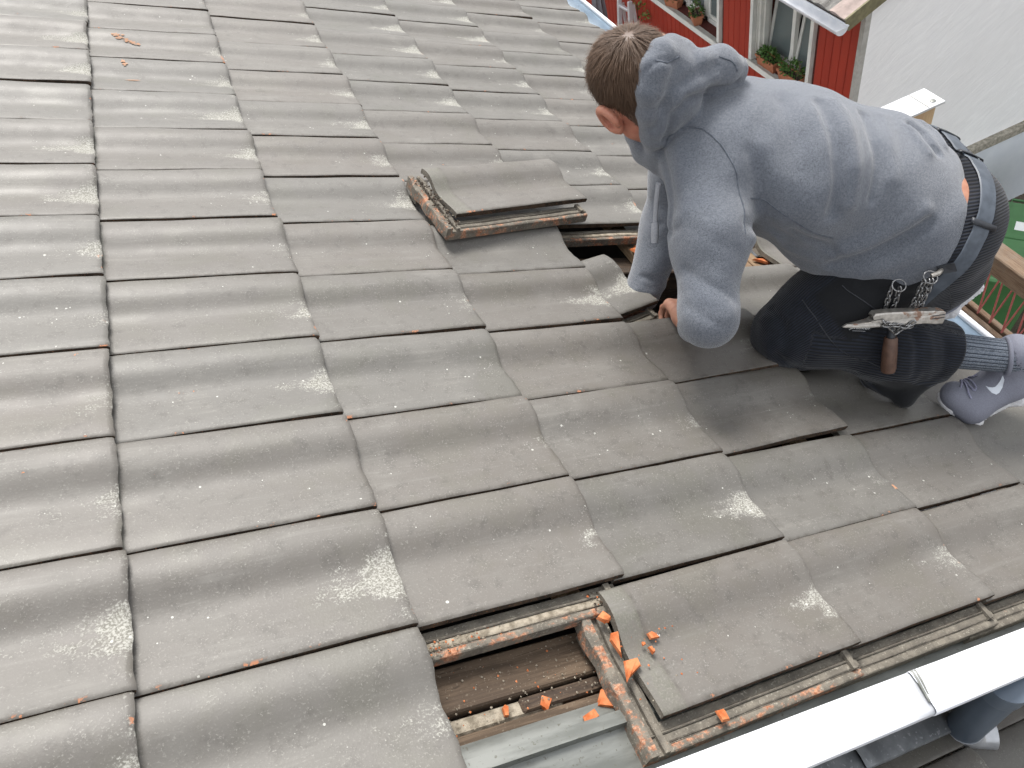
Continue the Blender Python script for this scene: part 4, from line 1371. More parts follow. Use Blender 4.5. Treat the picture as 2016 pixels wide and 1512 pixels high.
def surface_nets(fn, lo, hi, h):
    """dual contouring of fn = 0 on a regular grid; returns vertices and quads"""
    lo = np.asarray(lo, np.float32); hi = np.asarray(hi, np.float32)
    n = np.ceil((hi - lo) / h).astype(int) + 1
    # coarse pass: find blocks near the surface
    B = 4
    cb = [np.arange(0, k + B, B) for k in n]
    g = np.stack(np.meshgrid(*[c.astype(np.float32) for c in cb], indexing='ij'), -1).reshape(-1, 3)
    ctr = lo + (g + B / 2) * h
    near = np.abs(fn(ctr)) < h * B * 1.0 + .007
    shp = tuple((k + B) for k in n)
    F = np.full((shp[0] + B, shp[1] + B, shp[2] + B), 1.0, np.float32)
    far = fn(ctr)
    off = np.stack(np.meshgrid(*[np.arange(B)] * 3, indexing='ij'), -1).reshape(-1, 3)
    gi = g.astype(int)
    for blk, val in ((gi[~near], far[~near]),):
        if len(blk):
            idx = (blk[:, None, :] + off[None]).reshape(-1, 3)
            F[idx[:, 0], idx[:, 1], idx[:, 2]] = np.repeat(val, B ** 3)
    nb = gi[near]
    for c0 in range(0, len(nb), 4000):
        idx = (nb[c0:c0 + 4000][:, None, :] + off[None]).reshape(-1, 3)
        F[idx[:, 0], idx[:, 1], idx[:, 2]] = fn(lo + idx.astype(np.float32) * h)
    F = F[:n[0], :n[1], :n[2]]
    ins = F < 0
    c = ins[:-1, :-1, :-1].astype(np.int8)
    cnt = np.zeros(tuple(n - 1), np.int8)
    for i in (0, 1):
        for j in (0, 1):
            for k in (0, 1):
                cnt += ins[i:n[0] - 1 + i, j:n[1] - 1 + j, k:n[2] - 1 + k]
    act = (cnt > 0) & (cnt < 8)
    ids = np.full(act.shape, -1, np.int64)
    ci = np.argwhere(act)
    ids[act] = np.arange(len(ci))
    acc = np.zeros((len(ci), 3), np.float64); num = np.zeros(len(ci))
    corners = [(i, j, k) for i in (0, 1) for j in (0, 1) for k in (0, 1)]
    for a in corners:
        for ax in range(3):
            if a[ax] == 0:
                b = list(a); b[ax] = 1
                fa = F[ci[:, 0] + a[0], ci[:, 1] + a[1], ci[:, 2] + a[2]]
                fb = F[ci[:, 0] + b[0], ci[:, 1] + b[1], ci[:, 2] + b[2]]
                m = (fa < 0) != (fb < 0)
                t = np.where(m, fa / np.where(m, fa - fb, 1), 0)
                p = np.repeat(np.array(a, float)[None], len(ci), 0); p[:, ax] += t
                acc[m] += p[m]; num[m] += 1
    v = lo + (ci + acc / num[:, None]) * h
    quads = []
    for ax in range(3):
        o1, o2 = [(1, 2), (2, 0), (0, 1)][ax]
        s0 = [slice(None)] * 3; s1 = [slice(None)] * 3
        s0[ax] = slice(0, n[ax] - 1); s1[ax] = slice(1, n[ax])
        ch = ins[tuple(s0)] != ins[tuple(s1)]
        e = np.argwhere(ch)
        e = e[(e[:, o1] > 0) & (e[:, o2] > 0) & (e[:, o1] < n[o1] - 1) & (e[:, o2] < n[o2] - 1)]
        d1 = np.zeros(3, int); d1[o1] = 1
        d2 = np.zeros(3, int); d2[o2] = 1
        q = [e - d1 - d2, e - d2, e, e - d1]
        q = np.stack([ids[tuple(x.T)] for x in q], 1)
        fl = ins[tuple(e.T)]
        q = np.where(fl[:, None], q, q[:, ::-1])
        quads.append(q)
    return v, np.concatenate(quads)

# creases and seams, as points on the cloth in the roof frame
FOLDS_HOODIE += [
    ([(0.9831, 0.467, 0.4012), (0.9639, 0.4494, 0.4584), (0.9772, 0.4466, 0.49), (1.0498, 0.4773, 0.502), (1.1103, 0.4833, 0.5187)], 0.0075, -0.013),
    ([(0.9377, 0.455, 0.4644), (0.9406, 0.4535, 0.5027), (0.9746, 0.4592, 0.5258), (1.0362, 0.4744, 0.5461)], 0.01, -0.006),
    ([(0.9425, 0.4644, 0.4205), (0.9349, 0.4542, 0.4743)], 0.01, -0.005),
    ([(0.8847, 0.4696, 0.5236), (0.9019, 0.4674, 0.546), (0.9287, 0.467, 0.5454)], 0.006, -0.003),
    ([(0.9666, 0.4451, 0.4811), (0.9843, 0.4525, 0.5071), (1.0429, 0.4681, 0.5257)], 0.008, 0.004),
    ([(1.2521, 0.4012, 0.5301), (1.2375, 0.3344, 0.5104), (1.2327, 0.2833, 0.4753), (1.2348, 0.25, 0.4312), (1.2391, 0.2338, 0.3869)], 0.013, -0.012),
    ([(1.288, 0.3954, 0.5307), (1.2691, 0.3184, 0.5104), (1.2616, 0.2617, 0.4678), (1.2648, 0.2328, 0.41)], 0.016, 0.01),
    ([(1.3594, 0.3811, 0.5225), (1.3325, 0.3142, 0.5064), (1.3255, 0.2632, 0.47), (1.3156, 0.23, 0.4239)], 0.012, -0.01),
    ([(1.4157, 0.3837, 0.5202), (1.3676, 0.2937, 0.4982), (1.3508, 0.2427, 0.4611)], 0.016, 0.005),
    ([(1.4653, 0.3475, 0.5253), (1.4811, 0.3257, 0.5211), (1.4767, 0.2963, 0.5141), (1.4878, 0.2787, 0.5044)], 0.0095, -0.02),
    ([(1.5219, 0.3682, 0.5225), (1.5458, 0.3504, 0.5153), (1.5306, 0.3011, 0.5061)], 0.011, 0.009),
    ([(1.4528, 0.3407, 0.5224), (1.4474, 0.2962, 0.5123), (1.4523, 0.2716, 0.504)], 0.012, 0.005),
    ([(1.3276, 0.2341, 0.2667), (1.3569, 0.2043, 0.3079), (1.3919, 0.1863, 0.3523), (1.4267, 0.1717, 0.406)], 0.012, -0.015),
    ([(1.3154, 0.2308, 0.2989), (1.3507, 0.2076, 0.3383), (1.3851, 0.1914, 0.3839), (1.4168, 0.1856, 0.4254)], 0.016, 0.009),
    ([(1.3644, 0.2235, 0.2442), (1.3866, 0.1847, 0.2841), (1.4239, 0.161, 0.3369)], 0.014, 0.006),
    ([(1.0918, 0.2542, 0.3167), (1.2447, 0.308, 0.2694), (1.2887, 0.2595, 0.2709)], 0.014, 0.006),
    ([(1.2024, 0.2677, 0.3256), (1.2731, 0.2428, 0.3127), (1.3378, 0.2201, 0.2851)], 0.01, -0.006),
    ([(1.0709, 0.2642, 0.3434), (1.1796, 0.2962, 0.3129), (1.2232, 0.2749, 0.3033)], 0.012, -0.005),
    ([(0.9955, 0.4816, 0.3677), (0.9891, 0.4242, 0.3442), (0.9799, 0.3701, 0.3094), (0.9749, 0.3412, 0.271)], 0.011, -0.007),
    ([(0.9984, 0.4418, 0.3994), (0.9915, 0.3868, 0.3654), (0.9752, 0.3299, 0.3229)], 0.018, 0.005),
    ([(0.976, 0.2622, 0.2438), (0.9928, 0.2091, 0.247), (1.0352, 0.1746, 0.2362)], 0.01, -0.003),
    ([(0.9746, 0.2496, 0.2178), (0.9836, 0.1893, 0.2272), (1.0234, 0.1558, 0.2218)], 0.012, 0.0025),
    ([(0.9625, 0.2094, 0.201), (0.9819, 0.1598, 0.2031), (1.0127, 0.1403, 0.199)], 0.009, -0.0025),
    ([(0.9726, 0.3097, 0.3135), (0.993, 0.2541, 0.3167), (1.0478, 0.226, 0.3021)], 0.014, -0.0018),
    ([(1.0887, 0.351, 0.4418), (1.1086, 0.3251, 0.4049), (1.1197, 0.3061, 0.3624)], 0.016, -0.005),
    ([(1.108, 0.3496, 0.4539), (1.1348, 0.3059, 0.4167), (1.1645, 0.285, 0.354)], 0.02, 0.004),
    ([(1.1836, 0.4258, 0.513), (1.1705, 0.356, 0.485), (1.1638, 0.299, 0.4427)], 0.022, -0.0045),
    ([(1.1465, 0.5654, 0.1541), (0.9711, 0.3348, 0.2808), (0.9696, 0.3196, 0.2962)], 0.008, -0.004),
    ([(1.1191, 0.5185, 0.0382), (1.1427, 0.5006, 0.0432), (1.1915, 0.5148, 0.0537)], 0.008, -0.004),
    ([(1.1083, 0.5054, 0.0114), (1.1395, 0.4853, 0.0134), (1.1853, 0.5025, 0.0183)], 0.008, 0.0035),
]
FOLDS_TROUSERS += [
    ([(1.3032, 0.2294, 0.1696), (1.3405, 0.1655, 0.1638), (1.4031, 0.1384, 0.1682)], 0.01, -0.005),
    ([(1.2868, 0.2127, 0.1291), (1.3432, 0.1538, 0.1038), (1.4262, 0.1177, 0.1135)], 0.012, 0.005),
    ([(1.2768, 0.1979, 0.0571), (1.3745, 0.1662, 0.0312), (1.4442, 0.1227, 0.0557)], 0.01, -0.006),
    ([(1.2813, 0.2736, 0.1227), (1.2816, 0.2254, 0.1192), (1.2832, 0.1928, 0.0754)], 0.01, -0.005),
    ([(1.2687, 0.2737, 0.0952), (1.2676, 0.2296, 0.0885), (1.2741, 0.2125, 0.0446)], 0.01, 0.004),
    ([(1.5082, 0.0967, 0.1814), (1.5131, 0.0674, 0.1495), (1.5303, 0.0525, 0.1029)], 0.009, -0.004),
    ([(1.5354, 0.0848, 0.1823), (1.5427, 0.0582, 0.1548), (1.5696, 0.0491, 0.1018)], 0.01, 0.004),
    ([(1.5685, 0.0669, 0.1878), (1.5715, 0.046, 0.1629), (1.5882, 0.0352, 0.1199)], 0.008, -0.0035),
    ([(1.3834, 0.1859, 0.2517), (1.437, 0.1446, 0.2483), (1.5139, 0.1266, 0.2653)], 0.012, -0.006),
    ([(1.4912, 0.1352, 0.3836), (1.5181, 0.1407, 0.4266), (1.539, 0.1601, 0.4605)], 0.012, -0.003),
]
SEAMS = [
    [(0.9955, 0.4816, 0.3677), (0.988, 0.4656, 0.4096), (1.0103, 0.4645, 0.4303), (1.0251, 0.4252, 0.4457), (1.0411, 0.3813, 0.4385), (1.0607, 0.3393, 0.4106), (1.0686, 0.2961, 0.3671), (1.0622, 0.2506, 0.3302)],
    [(1.0965, 0.3069, 0.3722), (1.1469, 0.2985, 0.3676), (1.1823, 0.2666, 0.3545), (1.2247, 0.2428, 0.3417), (1.2787, 0.2338, 0.3328)],
    [(0.8955, 0.4701, 0.5442), (0.9152, 0.4618, 0.5435), (0.948, 0.4787, 0.5517)],
    [(1.0447, 0.4873, 0.5586), (1.0737, 0.4818, 0.5545), (1.0866, 0.473, 0.5423)],
]
SWOOSH = ([(1.7681, 0.0264, 0.1613), (1.7663, 0.0161, 0.1498), (1.7416, -0.0029, 0.1453), (1.7405, -0.0118, 0.1295), (1.7419, -0.0185, 0.1112), (1.7343, -0.0242, 0.1002), (1.7314, -0.0222, 0.0938), (1.7237, -0.0164, 0.0942), (1.7217, -0.0072, 0.0956), (1.721, 0.0019, 0.0979)], [(1.7681, 0.0264, 0.1613), (1.7649, 0.0188, 0.1516), (1.7518, 0.007, 0.1433), (1.734, -0.006, 0.1369), (1.7359, -0.0086, 0.123), (1.7375, -0.0091, 0.1111), (1.7317, -0.0109, 0.1053), (1.73, -0.0082, 0.1005), (1.7239, -0.0048, 0.0996), (1.721, 0.0019, 0.0979)])
LACES = [[(1.7277, 0.0731, 0.0914), (1.7326, 0.0544, 0.0826), (1.7287, 0.0371, 0.0879), (1.7354, 0.0351, 0.0969)], [(1.7192, 0.0601, 0.0789), (1.7024, 0.0335, 0.0785), (1.6881, 0.0069, 0.0737), (1.6893, -0.0049, 0.0691)], [(1.7246, 0.0603, 0.0829), (1.7172, 0.0313, 0.0867), (1.7102, 0.0089, 0.0848), (1.7016, 0.0037, 0.0798), (1.7013, 0.0233, 0.0802), (1.7257, 0.0515, 0.075)], [(1.7135, 0.0617, 0.0828), (1.7054, 0.0412, 0.0757), (1.6817, 0.0243, 0.0738)]]
POCKET = [[(1.3543, 0.2077, 0.2341), (1.3594, 0.1944, 0.2308), (1.3841, 0.1654, 0.2256), (1.4384, 0.1377, 0.2046)], [(1.3073, 0.2389, 0.1756), (1.3721, 0.1416, 0.1119), (1.4918, 0.0727, 0.096)]]
BUTTON = (1.3514, 0.1757, 0.1941)
LABEL_AT = (1.3947, 0.1445, 0.1747)
TAB = [(1.4777, 0.1334, 0.3346), (1.4965, 0.12, 0.3534), (1.5107, 0.1158, 0.3403), (1.4861, 0.1278, 0.3224)]
HAMMER_AT = (1.4266, 0.1106, 0.2135)
HAMMER_END = (1.4581, 0.0678, 0.1069)
RING1 = (1.4468, 0.1107, 0.3221)
RING2 = (1.4129, 0.1364, 0.2846)
CH1 = [((1.4382, 0.1118, 0.3093), (1.4659, 0.1147, 0.2293)), ((1.4453, 0.1088, 0.3113), (1.4743, 0.1111, 0.2316)), ((1.4525, 0.1058, 0.3133), (1.4827, 0.1075, 0.234))]
CH2 = [((1.4022, 0.1397, 0.2725), (1.4277, 0.1382, 0.2181)), ((1.4168, 0.1335, 0.2765), (1.4427, 0.1319, 0.2223))]
CH3 = [((1.3992, 0.1075, 0.2149), (1.4321, 0.0977, 0.1968)), ((1.4477, 0.0855, 0.227), (1.4365, 0.0936, 0.1958)), ((1.4058, 0.1047, 0.2089), (1.4471, 0.0857, 0.219))]
CORD = [(0.9842, 0.438, 0.3229), (0.9964, 0.4353, 0.2817), (1.0006, 0.4189, 0.2449), (1.0027, 0.3996, 0.2115)]
ACROSS = [0.8918700957981927, -0.3776432437286234, 0.2489246083854171]
HANG = [-0.08354874714773829, -0.6784431101574868, -0.729884944478992]
AWAY = [0.4445086429573613, 0.6301586848272348, -0.6366352731644425]

def project(fn, v, steps=2, e=.0012):
    v = v.astype(np.float32)
    for _ in range(steps):
        d = fn(v)
        g = np.stack([fn(v + np.eye(3, dtype=np.float32)[i] * e) - fn(v - np.eye(3, dtype=np.float32)[i] * e) for i in range(3)], 1) / (2 * e)
        l = np.maximum((g ** 2).sum(1), .2)
        v = v - np.clip(d / l, -.006, .006)[:, None] * g
    return v
def grad(fn, v, e=.002):
    v = np.atleast_2d(np.asarray(v, np.float32))
    g = np.stack([fn(v + np.eye(3, dtype=np.float32)[i] * e) - fn(v - np.eye(3, dtype=np.float32)[i] * e) for i in range(3)], 1)
    return g / np.maximum(np.linalg.norm(g, axis=1, keepdims=True), 1e-9)
def net_mesh(name, fn, lo, hi, h, mats, attrs=None, keep=None):
    v, q = surface_nets(fn, lo, hi, h)
    v = project(fn, v, 1)
    if keep is not None:
        # drop loose bits: keep what the mask keeps
        pass
    me = bpy.data.meshes.new(name)
    me.vertices.add(len(v)); me.vertices.foreach_set("co", v.astype(np.float32).ravel())
    me.loops.add(len(q) * 4); me.loops.foreach_set("vertex_index", q.astype(np.int32).ravel())
    me.polygons.add(len(q))
    me.polygons.foreach_set("loop_start", np.arange(0, len(q) * 4, 4, dtype=np.int32))
    me.update(calc_edges=True)
    me.validate()
    me.polygons.foreach_set("use_smooth", np.ones(len(me.polygons), dtype=bool))
    for m in mats:
        me.materials.append(m)
    if attrs:
        for k, fnc in attrs.items():
            a = me.attributes.new(k, 'FLOAT', 'POINT')
            a.data.foreach_set("value", np.asarray(fnc(v), np.float32))
    me.update()
    return me

def mat_skin():
    k = NT('skin')
    co = k.coords(False)
    at = k.t.nodes.new("ShaderNodeAttribute"); at.attribute_name = "scalp"
    n = k.noise(co, 60.0, 3.0)
    c = k.mix(k.ramp(n, .35, .65), (0.47, 0.245, 0.165), (0.40, 0.185, 0.125))
    a2 = k.t.nodes.new("ShaderNodeAttribute"); a2.attribute_name = "flush"
    c = k.mix(k.math('MULTIPLY', a2.outputs["Fac"], .55), c, (0.40, 0.115, 0.070))
    c = k.mix(k.math('MULTIPLY', at.outputs["Fac"], .92), c, (0.055, 0.034, 0.022))
    k.set(Base_Color=c, Roughness=.5, Specular_IOR_Level=.4, Subsurface_Weight=.08)
    k.b.inputs["Subsurface Radius"].default_value = (.01, .004, .002)
    k.b.inputs["Subsurface Scale"].default_value = .6
    k.bump(k.noise(co, 500.0, 2.0), .15, .0006)
    return k.mat
def mat_fleece():
    k = NT('heather_fleece')
    co = k.coords(False)
    n1 = k.noise(co, 850.0, 2.0, .75)
    n2 = k.noise(co, 240.0, 3.0, .6)
    n3 = k.noise(co, 14.0, 3.0, .6)
    c = k.mix(k.ramp(n1, .36, .64), (0.058, 0.065, 0.080), (0.160, 0.173, 0.198))
    c = k.mix(k.ramp(n2, .40, .66, 0, .35), c, (0.205, 0.219, 0.248))
    c = k.mix(k.ramp(n3, .45, .7, 0, .25), c, (0.072, 0.083, 0.108))
    k.set(Base_Color=c, Roughness=.95, Specular_IOR_Level=.15, Sheen_Weight=.35, Sheen_Roughness=.5)
    k.bump(k.math('ADD', n1, k.math('MULTIPLY', n2, .8)), .55, .0016)
    return k.mat
def mat_cord():
    k = NT('black_corduroy')
    co = k.coords(False)
    at = k.t.nodes.new("ShaderNodeAttribute"); at.attribute_name = "rib"
    pn = k.t.nodes.new("ShaderNodeAttribute"); pn.attribute_name = "panel"
    ph = k.math('MULTIPLY', at.outputs["Fac"], 2 * math.pi / .0062)
    w = k.math('ADD', .5, k.math('MULTIPLY', k.math('SINE', ph), .5))
    w = k.math('MULTIPLY', w, k.math('SUBTRACT', 1.0, pn.outputs["Fac"]))
    n = k.noise(co, 24.0, 4.0, .6)
    f = k.noise(co, 400.0, 2.0)
    hi = k.mix(k.ramp(n, .35, .65), (0.008, 0.0105, 0.018), (0.015, 0.019, 0.030))
    c = k.mix(w, (0.0035, 0.0040, 0.0055), hi)
    c = k.mix(k.math('MULTIPLY', pn.outputs["Fac"], .8), c, (0.0055, 0.006, 0.0075))
    c = k.mix(k.ramp(f, .64, .74, 0, .25), c, (0.06, 0.06, 0.065))
    k.set(Base_Color=c, Roughness=.85, Specular_IOR_Level=.25, Sheen_Weight=.15)
    k.bump(k.math('ADD', w, k.math('MULTIPLY', f, .2)), .7, .0014)
    return k.mat
def mat_hair():
    k = NT('brown_hair')
    at = k.t.nodes.new("ShaderNodeAttribute"); at.attribute_name = "tone"
    c = k.mix(at.outputs["Fac"], (0.026, 0.015, 0.009), (0.120, 0.070, 0.042))
    k.set(Base_Color=c, Roughness=.62, Specular_IOR_Level=.25)
    return k.mat
MAT['skin'] = mat_skin(); MAT['fleece'] = mat_fleece(); MAT['cord'] = mat_cord(); MAT['hair'] = mat_hair()
MAT['seam'] = mat_basic('fleece_seam', (0.075, 0.083, 0.10), (0.13, 0.142, 0.165), 200, .95, .2, spec=.1)
MAT['belt'] = mat_basic('blue_grey_leather', (0.050, 0.062, 0.080), (0.078, 0.094, 0.118), 40, .42, .15, .0006)
MAT['holder'] = mat_basic('black_leather', (0.014, 0.016, 0.021), (0.026, 0.029, 0.036), 60, .45, .3, .0008)
def mat_steel():
    k = NT('worn_hammer_steel')
    co = k.coords(False)
    n = k.noise(co, 70.0, 4.0, .7); r = k.noise(co, 34.0, 3.0, .6, .8); f = k.noise(co, 400.0, 2.0)
    c = k.mix(k.ramp(n, .35, .65), (0.50, 0.47, 0.43), (0.33, 0.31, 0.28))
    m = k.ramp(r, .57, .66)
    c = k.mix(m, c, k.mix(f, (0.19, 0.105, 0.07), (0.30, 0.19, 0.135)))
    k.set(Base_Color=c, Roughness=k.math('ADD', .32, k.math('MULTIPLY', m, .4)), Metallic=k.math('SUBTRACT', .75, k.math('MULTIPLY', m, .55)))
    k.bump(k.math('ADD', n, f), .3, .0008)
    return k.mat
MAT['steel'] = mat_steel()
MAT['chain'] = mat_basic('dark_steel_chain', (0.20, 0.20, 0.205), (0.33, 0.33, 0.33), 200, .32, .1, metal=.9)
MAT['grip'] = mat_basic('brown_leather_grip', (0.068, 0.034, 0.022), (0.105, 0.056, 0.037), 60, .5, .3, .001)
MAT['shoe'] = mat_basic('grey_violet_mesh', (0.150, 0.155, 0.195), (0.205, 0.212, 0.255), 700, .75, .4, .0008)
MAT['sole'] = mat_basic('white_foam_sole', (0.68, 0.68, 0.70), (0.56, 0.555, 0.565), 120, .7, .5, .002, speck=(0.42, 0.38, 0.35))
MAT['swoosh'] = mat_basic('pale_shoe_print', (0.66, 0.70, 0.76), (0.62, 0.66, 0.72), 20, .4, 0)
MAT['lace'] = mat_basic('violet_lace', (0.22, 0.22, 0.31), (0.28, 0.28, 0.37), 300, .85, .2)
MAT['drawcord'] = mat_basic('grey_drawcord', (0.26, 0.265, 0.285), (0.34, 0.345, 0.365), 500, .9, .3, .0008)
def mat_sock():
    k = NT('ribbed_grey_sock')
    co = k.coords(False)
    at = k.t.nodes.new("ShaderNodeAttribute"); at.attribute_name = "rib"
    w = k.math('ADD', .5, k.math('MULTIPLY', k.math('SINE', k.math('MULTIPLY', at.outputs["Fac"], 2 * math.pi / .0085)), .5))
    f = k.noise(co, 600.0, 2.0, .7)
    c = k.mix(k.ramp(f, .35, .65), (0.075, 0.09, 0.118), (0.235, 0.26, 0.295))
    c = k.mix(k.ramp(w, .25, .0), c, (0.02, 0.024, 0.033))
    k.set(Base_Color=c, Roughness=.95, Specular_IOR_Level=.1)
    k.bump(k.math('ADD', w, f), .6, .0015)
    return k.mat
MAT['sock'] = mat_sock()

# ---- body
def hloc(v):
    q = v - HEA
    return q @ HF, q @ HL, q @ HU
def hairmask(v, soft=.012):
    f, l, u = hloc(v)
    al = np.abs(l)
    line = np.where(f > .01, .052 + 1.1 * np.maximum(f - .045, -.05) * .6, -.105 + .55 * np.maximum(al - .03, 0))   # lower hair limit along the head's up axis
    line = np.where((f > -.035) & (f <= .045) & (al > .055), np.maximum(line, .018 + .25 * (f + .035)), line)
    m = np.clip((u - line) / soft + .5, 0, 1)
    m = m * np.clip((.078 - f) / .012, 0, 1)
    near = np.linalg.norm(v - HEA, axis=1) < .20
    return m * near
def scalp(v):
    f, l, u = hloc(v)
    ear = np.clip((np.abs(l) - .077) / .004, 0, 1) * (np.abs(u + .008) < .045) * (np.abs(f + .006) < .035)
    return hairmask(v, .02) * (1 - ear)
def flush(v):
    f, l, u = hloc(v)
    return np.clip(1.15 - np.linalg.norm(v - HEA - .06 * HL + .03 * HU, axis=1) / .14, 0, 1) * (np.abs(l) > -1)
me = net_mesh('person', body_sdf, (.72, -.06, -.20), (2.02, .86, .60), .0056, [MAT['skin']], {'scalp': scalp, 'flush': flush})
person = obj('person', me, None, mat4=None)
person.matrix_world = RM
tag(person, 'kneeling roofer in grey hoodie and black corduroy trousers bending over the gap in the tiles', 'person')

# ---- hair
def hair():
    r = np.random.default_rng(21)
    n = 42000
    u = r.normal(0, 1, (n, 3)); u /= np.linalg.norm(u, axis=1, keepdims=True)
    C = hd(-.012, 0, .022)
    base = C + u[:, :1] * .098 * HF + u[:, 1:2] * .078 * HL + u[:, 2:] * np.where(u[:, 2:] < 0, .135, .092) * HU
    base = project(body_sdf, base.astype(np.float32), 3)
    m = hairmask(base, .024)
    f, l, uu = hloc(base)
    ear = (np.abs(l) > .076) & (np.abs(uu + .008) < .040) & (np.abs(f + .006) < .032)
    keep = (r.random(n) < m) & ~ear & (np.linalg.norm(base - HEA, axis=1) < .16)
    base = base[keep]; f, l, uu = f[keep], l[keep], uu[keep]
    N = grad(body_sdf, base)
    W = hd(-.048, -.020, .112)
    flow = base - W
    flow = flow - (flow * N).sum(1, keepdims=True) * N
    flow /= np.maximum(np.linalg.norm(flow, axis=1, keepdims=True), 1e-6)
    top = np.clip((uu + .03) / .10, 0, 1)
    L = (.007 + .025 * top ** 1.3) * r.uniform(.75, 1.2, len(base))
    lift = .10 + .20 * np.clip(1 - np.linalg.norm(base - W, axis=1) / .035, 0, 1) + r.normal(0, .10, len(base))
    jitv = r.normal(0, .09, (len(base), 3))
    d1 = flow + N * lift[:, None] + jitv
    d1 /= np.linalg.norm(d1, axis=1, keepdims=True)
    d2 = flow + N * (lift[:, None] - .25) + jitv * 1.3
    d2 /= np.linalg.norm(d2, axis=1, keepdims=True)
    side = np.cross(d1, N); side /= np.maximum(np.linalg.norm(side, axis=1, keepdims=True), 1e-6)
    w = (.00052 * r.uniform(.7, 1.3, len(base)))[:, None]
    b0 = base - N * .001
    p1 = b0 + d1 * (L * .5)[:, None]; p2 = p1 + d2 * (L * .5)[:, None]
    k = len(base)
    v = np.stack([b0 - side * w, b0 + side * w, p1 - side * w * .9, p1 + side * w * .9, p2], 1).reshape(-1, 3)
    i = np.arange(k)[:, None] * 5
    q = np.concatenate([i + np.array([[0, 1, 3]]), i + np.array([[0, 3, 2]]), i + np.array([[2, 3, 4]])], 0)
    tone = np.clip(.12 + .48 * top * r.uniform(.6, 1.2, k) + r.normal(0, .08, k), 0, 1)
    me = mesh('hair', v, q, [MAT['hair']], True)
    a = me.attributes.new('tone', 'FLOAT', 'POINT')
    tv = np.repeat(tone, 5).reshape(-1, 5); tv[:, 4] = np.clip(tv[:, 4] + .06, 0, 1)
    a.data.foreach_set("value", tv.astype(np.float32).ravel())
    return obj('hair', me, person)
hair()

# ---- hoodie
me = net_mesh('hoodie', hoodie_sdf, (.84, -.02, -.12), (1.82, .92, .66), .0048, [MAT['fleece']])
hood_ob = obj('hoodie', me, person)
def surf_tube(name, fn, pts, r, m, parent, lift=.0, sub=6, seg=6):
    """a cord laid on the surface of a field"""
    pts = np.asarray(pts, np.float32)
    fine = [pts[0]]
    for a, b in zip(pts[:-1], pts[1:]):
        for t in range(1, sub + 1):
            fine.append(a + (b - a) * t / sub)
    fine = project(fn, np.array(fine), 4)
    # smooth along
    for _ in range(2):
        fine[1:-1] = (fine[:-2] + 2 * fine[1:-1] + fine[2:]) / 4
    fine = project(fn, fine, 3)
    fine = fine + grad(fn, fine) * lift
    me = MB().tube([tuple(p) for p in fine], r, seg).mesh(name, [m])
    return obj(name, auto_smooth(me, 60), parent)
for s in SEAMS:
    surf_tube('seam', hoodie_sdf, s, .0016, MAT['seam'], hood_ob, .0002)
# ---- trousers
def axang(v, A, B, ref):
    a = nrm(np.asarray(B) - np.asarray(A))
    q = v - np.asarray(A)
    t = q @ a
    q = q - t[:, None] * a
    x = nrm(np.asarray(ref) - (np.asarray(ref) @ a) * a); y = np.cross(a, x)
    return np.arctan2(q @ y, q @ x), t / np.linalg.norm(np.asarray(B) - np.asarray(A))
def rib(v):
    # ribs run along thigh and shin; the wrap seam is turned away
    a1, t1 = axang(v, HIPL, KNL, (.2, -.8, .5))
    a2, t2 = axang(v, KNL, ANL, (0, -.8, .6))
    r = a1 * .105
    sh = ANL - KNL
    on_shin = (((v - KNL) @ nrm(sh)) > .02) & (v[:, 2] < .17 + .10 * ((v - KNL) @ nrm(sh))) & (cone(v.astype(np.float32), KNL, ANL, .075, .065) < .02)
    r = np.where(on_shin, a2 * .066, r)
    # seat: ribs run over the hips
    seat = ((v - HIPL) @ nrm(HIPL - KNL)) > -.06
    r = np.where(seat & ~on_shin, (v - PEL) @ nrm((.25, -.55, -.75)) * 1.0, r)
    return r
def panel(v):
    # smooth dark facing on the thigh
    a1, t1 = axang(v, HIPL, KNL, (.2, -.8, .5))
    sh = ANL - KNL
    on_shin = (((v - KNL) @ nrm(sh)) > .03) & (cone(v.astype(np.float32), KNL, ANL, .075, .065) < .015)
    m = np.clip((t1 - .25) / .04, 0, 1) * np.clip((.80 - t1) / .03, 0, 1) * np.clip((1.25 - np.abs(a1)) / .1, 0, 1)
    return np.where(on_shin, 0, m)
me = net_mesh('trousers', trousers_sdf, (1.18, -.10, -.06), (2.02, .70, .60), .0052, [MAT['cord']], {'rib': rib, 'panel': panel})
trou = obj('trousers', me, person)

# ---- belt and loops
def ring_on(fn, C, n, ref, inward=.0, cnt=72, off=0.0):
    x = nrm(np.asarray(ref) - (np.asarray(ref) @ n) * n); y = np.cross(n, x)
    out = []
    ts = np.linspace(.05, .26, 85)
    for k in range(cnt):
        w = 2 * math.pi * k / cnt
        d = math.cos(w) * x + math.sin(w) * y
        P = (C + ts[:, None] * d).astype(np.float32)
        f = fn(P)
        i = np.where(f < 0)[0]
        t = ts[i[-1]] if len(i) else .12
        out.append((C + (t + off) * d, d))
    return out
BC = WP - .019 * WN
rg = ring_on(trousers_sdf, BC, WN, (0, -.3, 1), 0, 72, .0005)
v, f = [], []
cnt = len(rg)
for (p, d) in rg:
    for (a, b) in ((-.019, .0005), (-.0175, .0032), (.0175, .0032), (.019, .0005)):
        v.append(p + a * WN + b * d)
for k in range(cnt):
    k2 = (k + 1) % cnt
    for b in range(4):
        f.append((k * 4 + b, k2 * 4 + b, k2 * 4 + (b + 1) % 4, k * 4 + (b + 1) % 4))
belt = obj('belt', auto_smooth(MB().add(v, f).mesh('belt', [MAT['belt']]), 40), person)
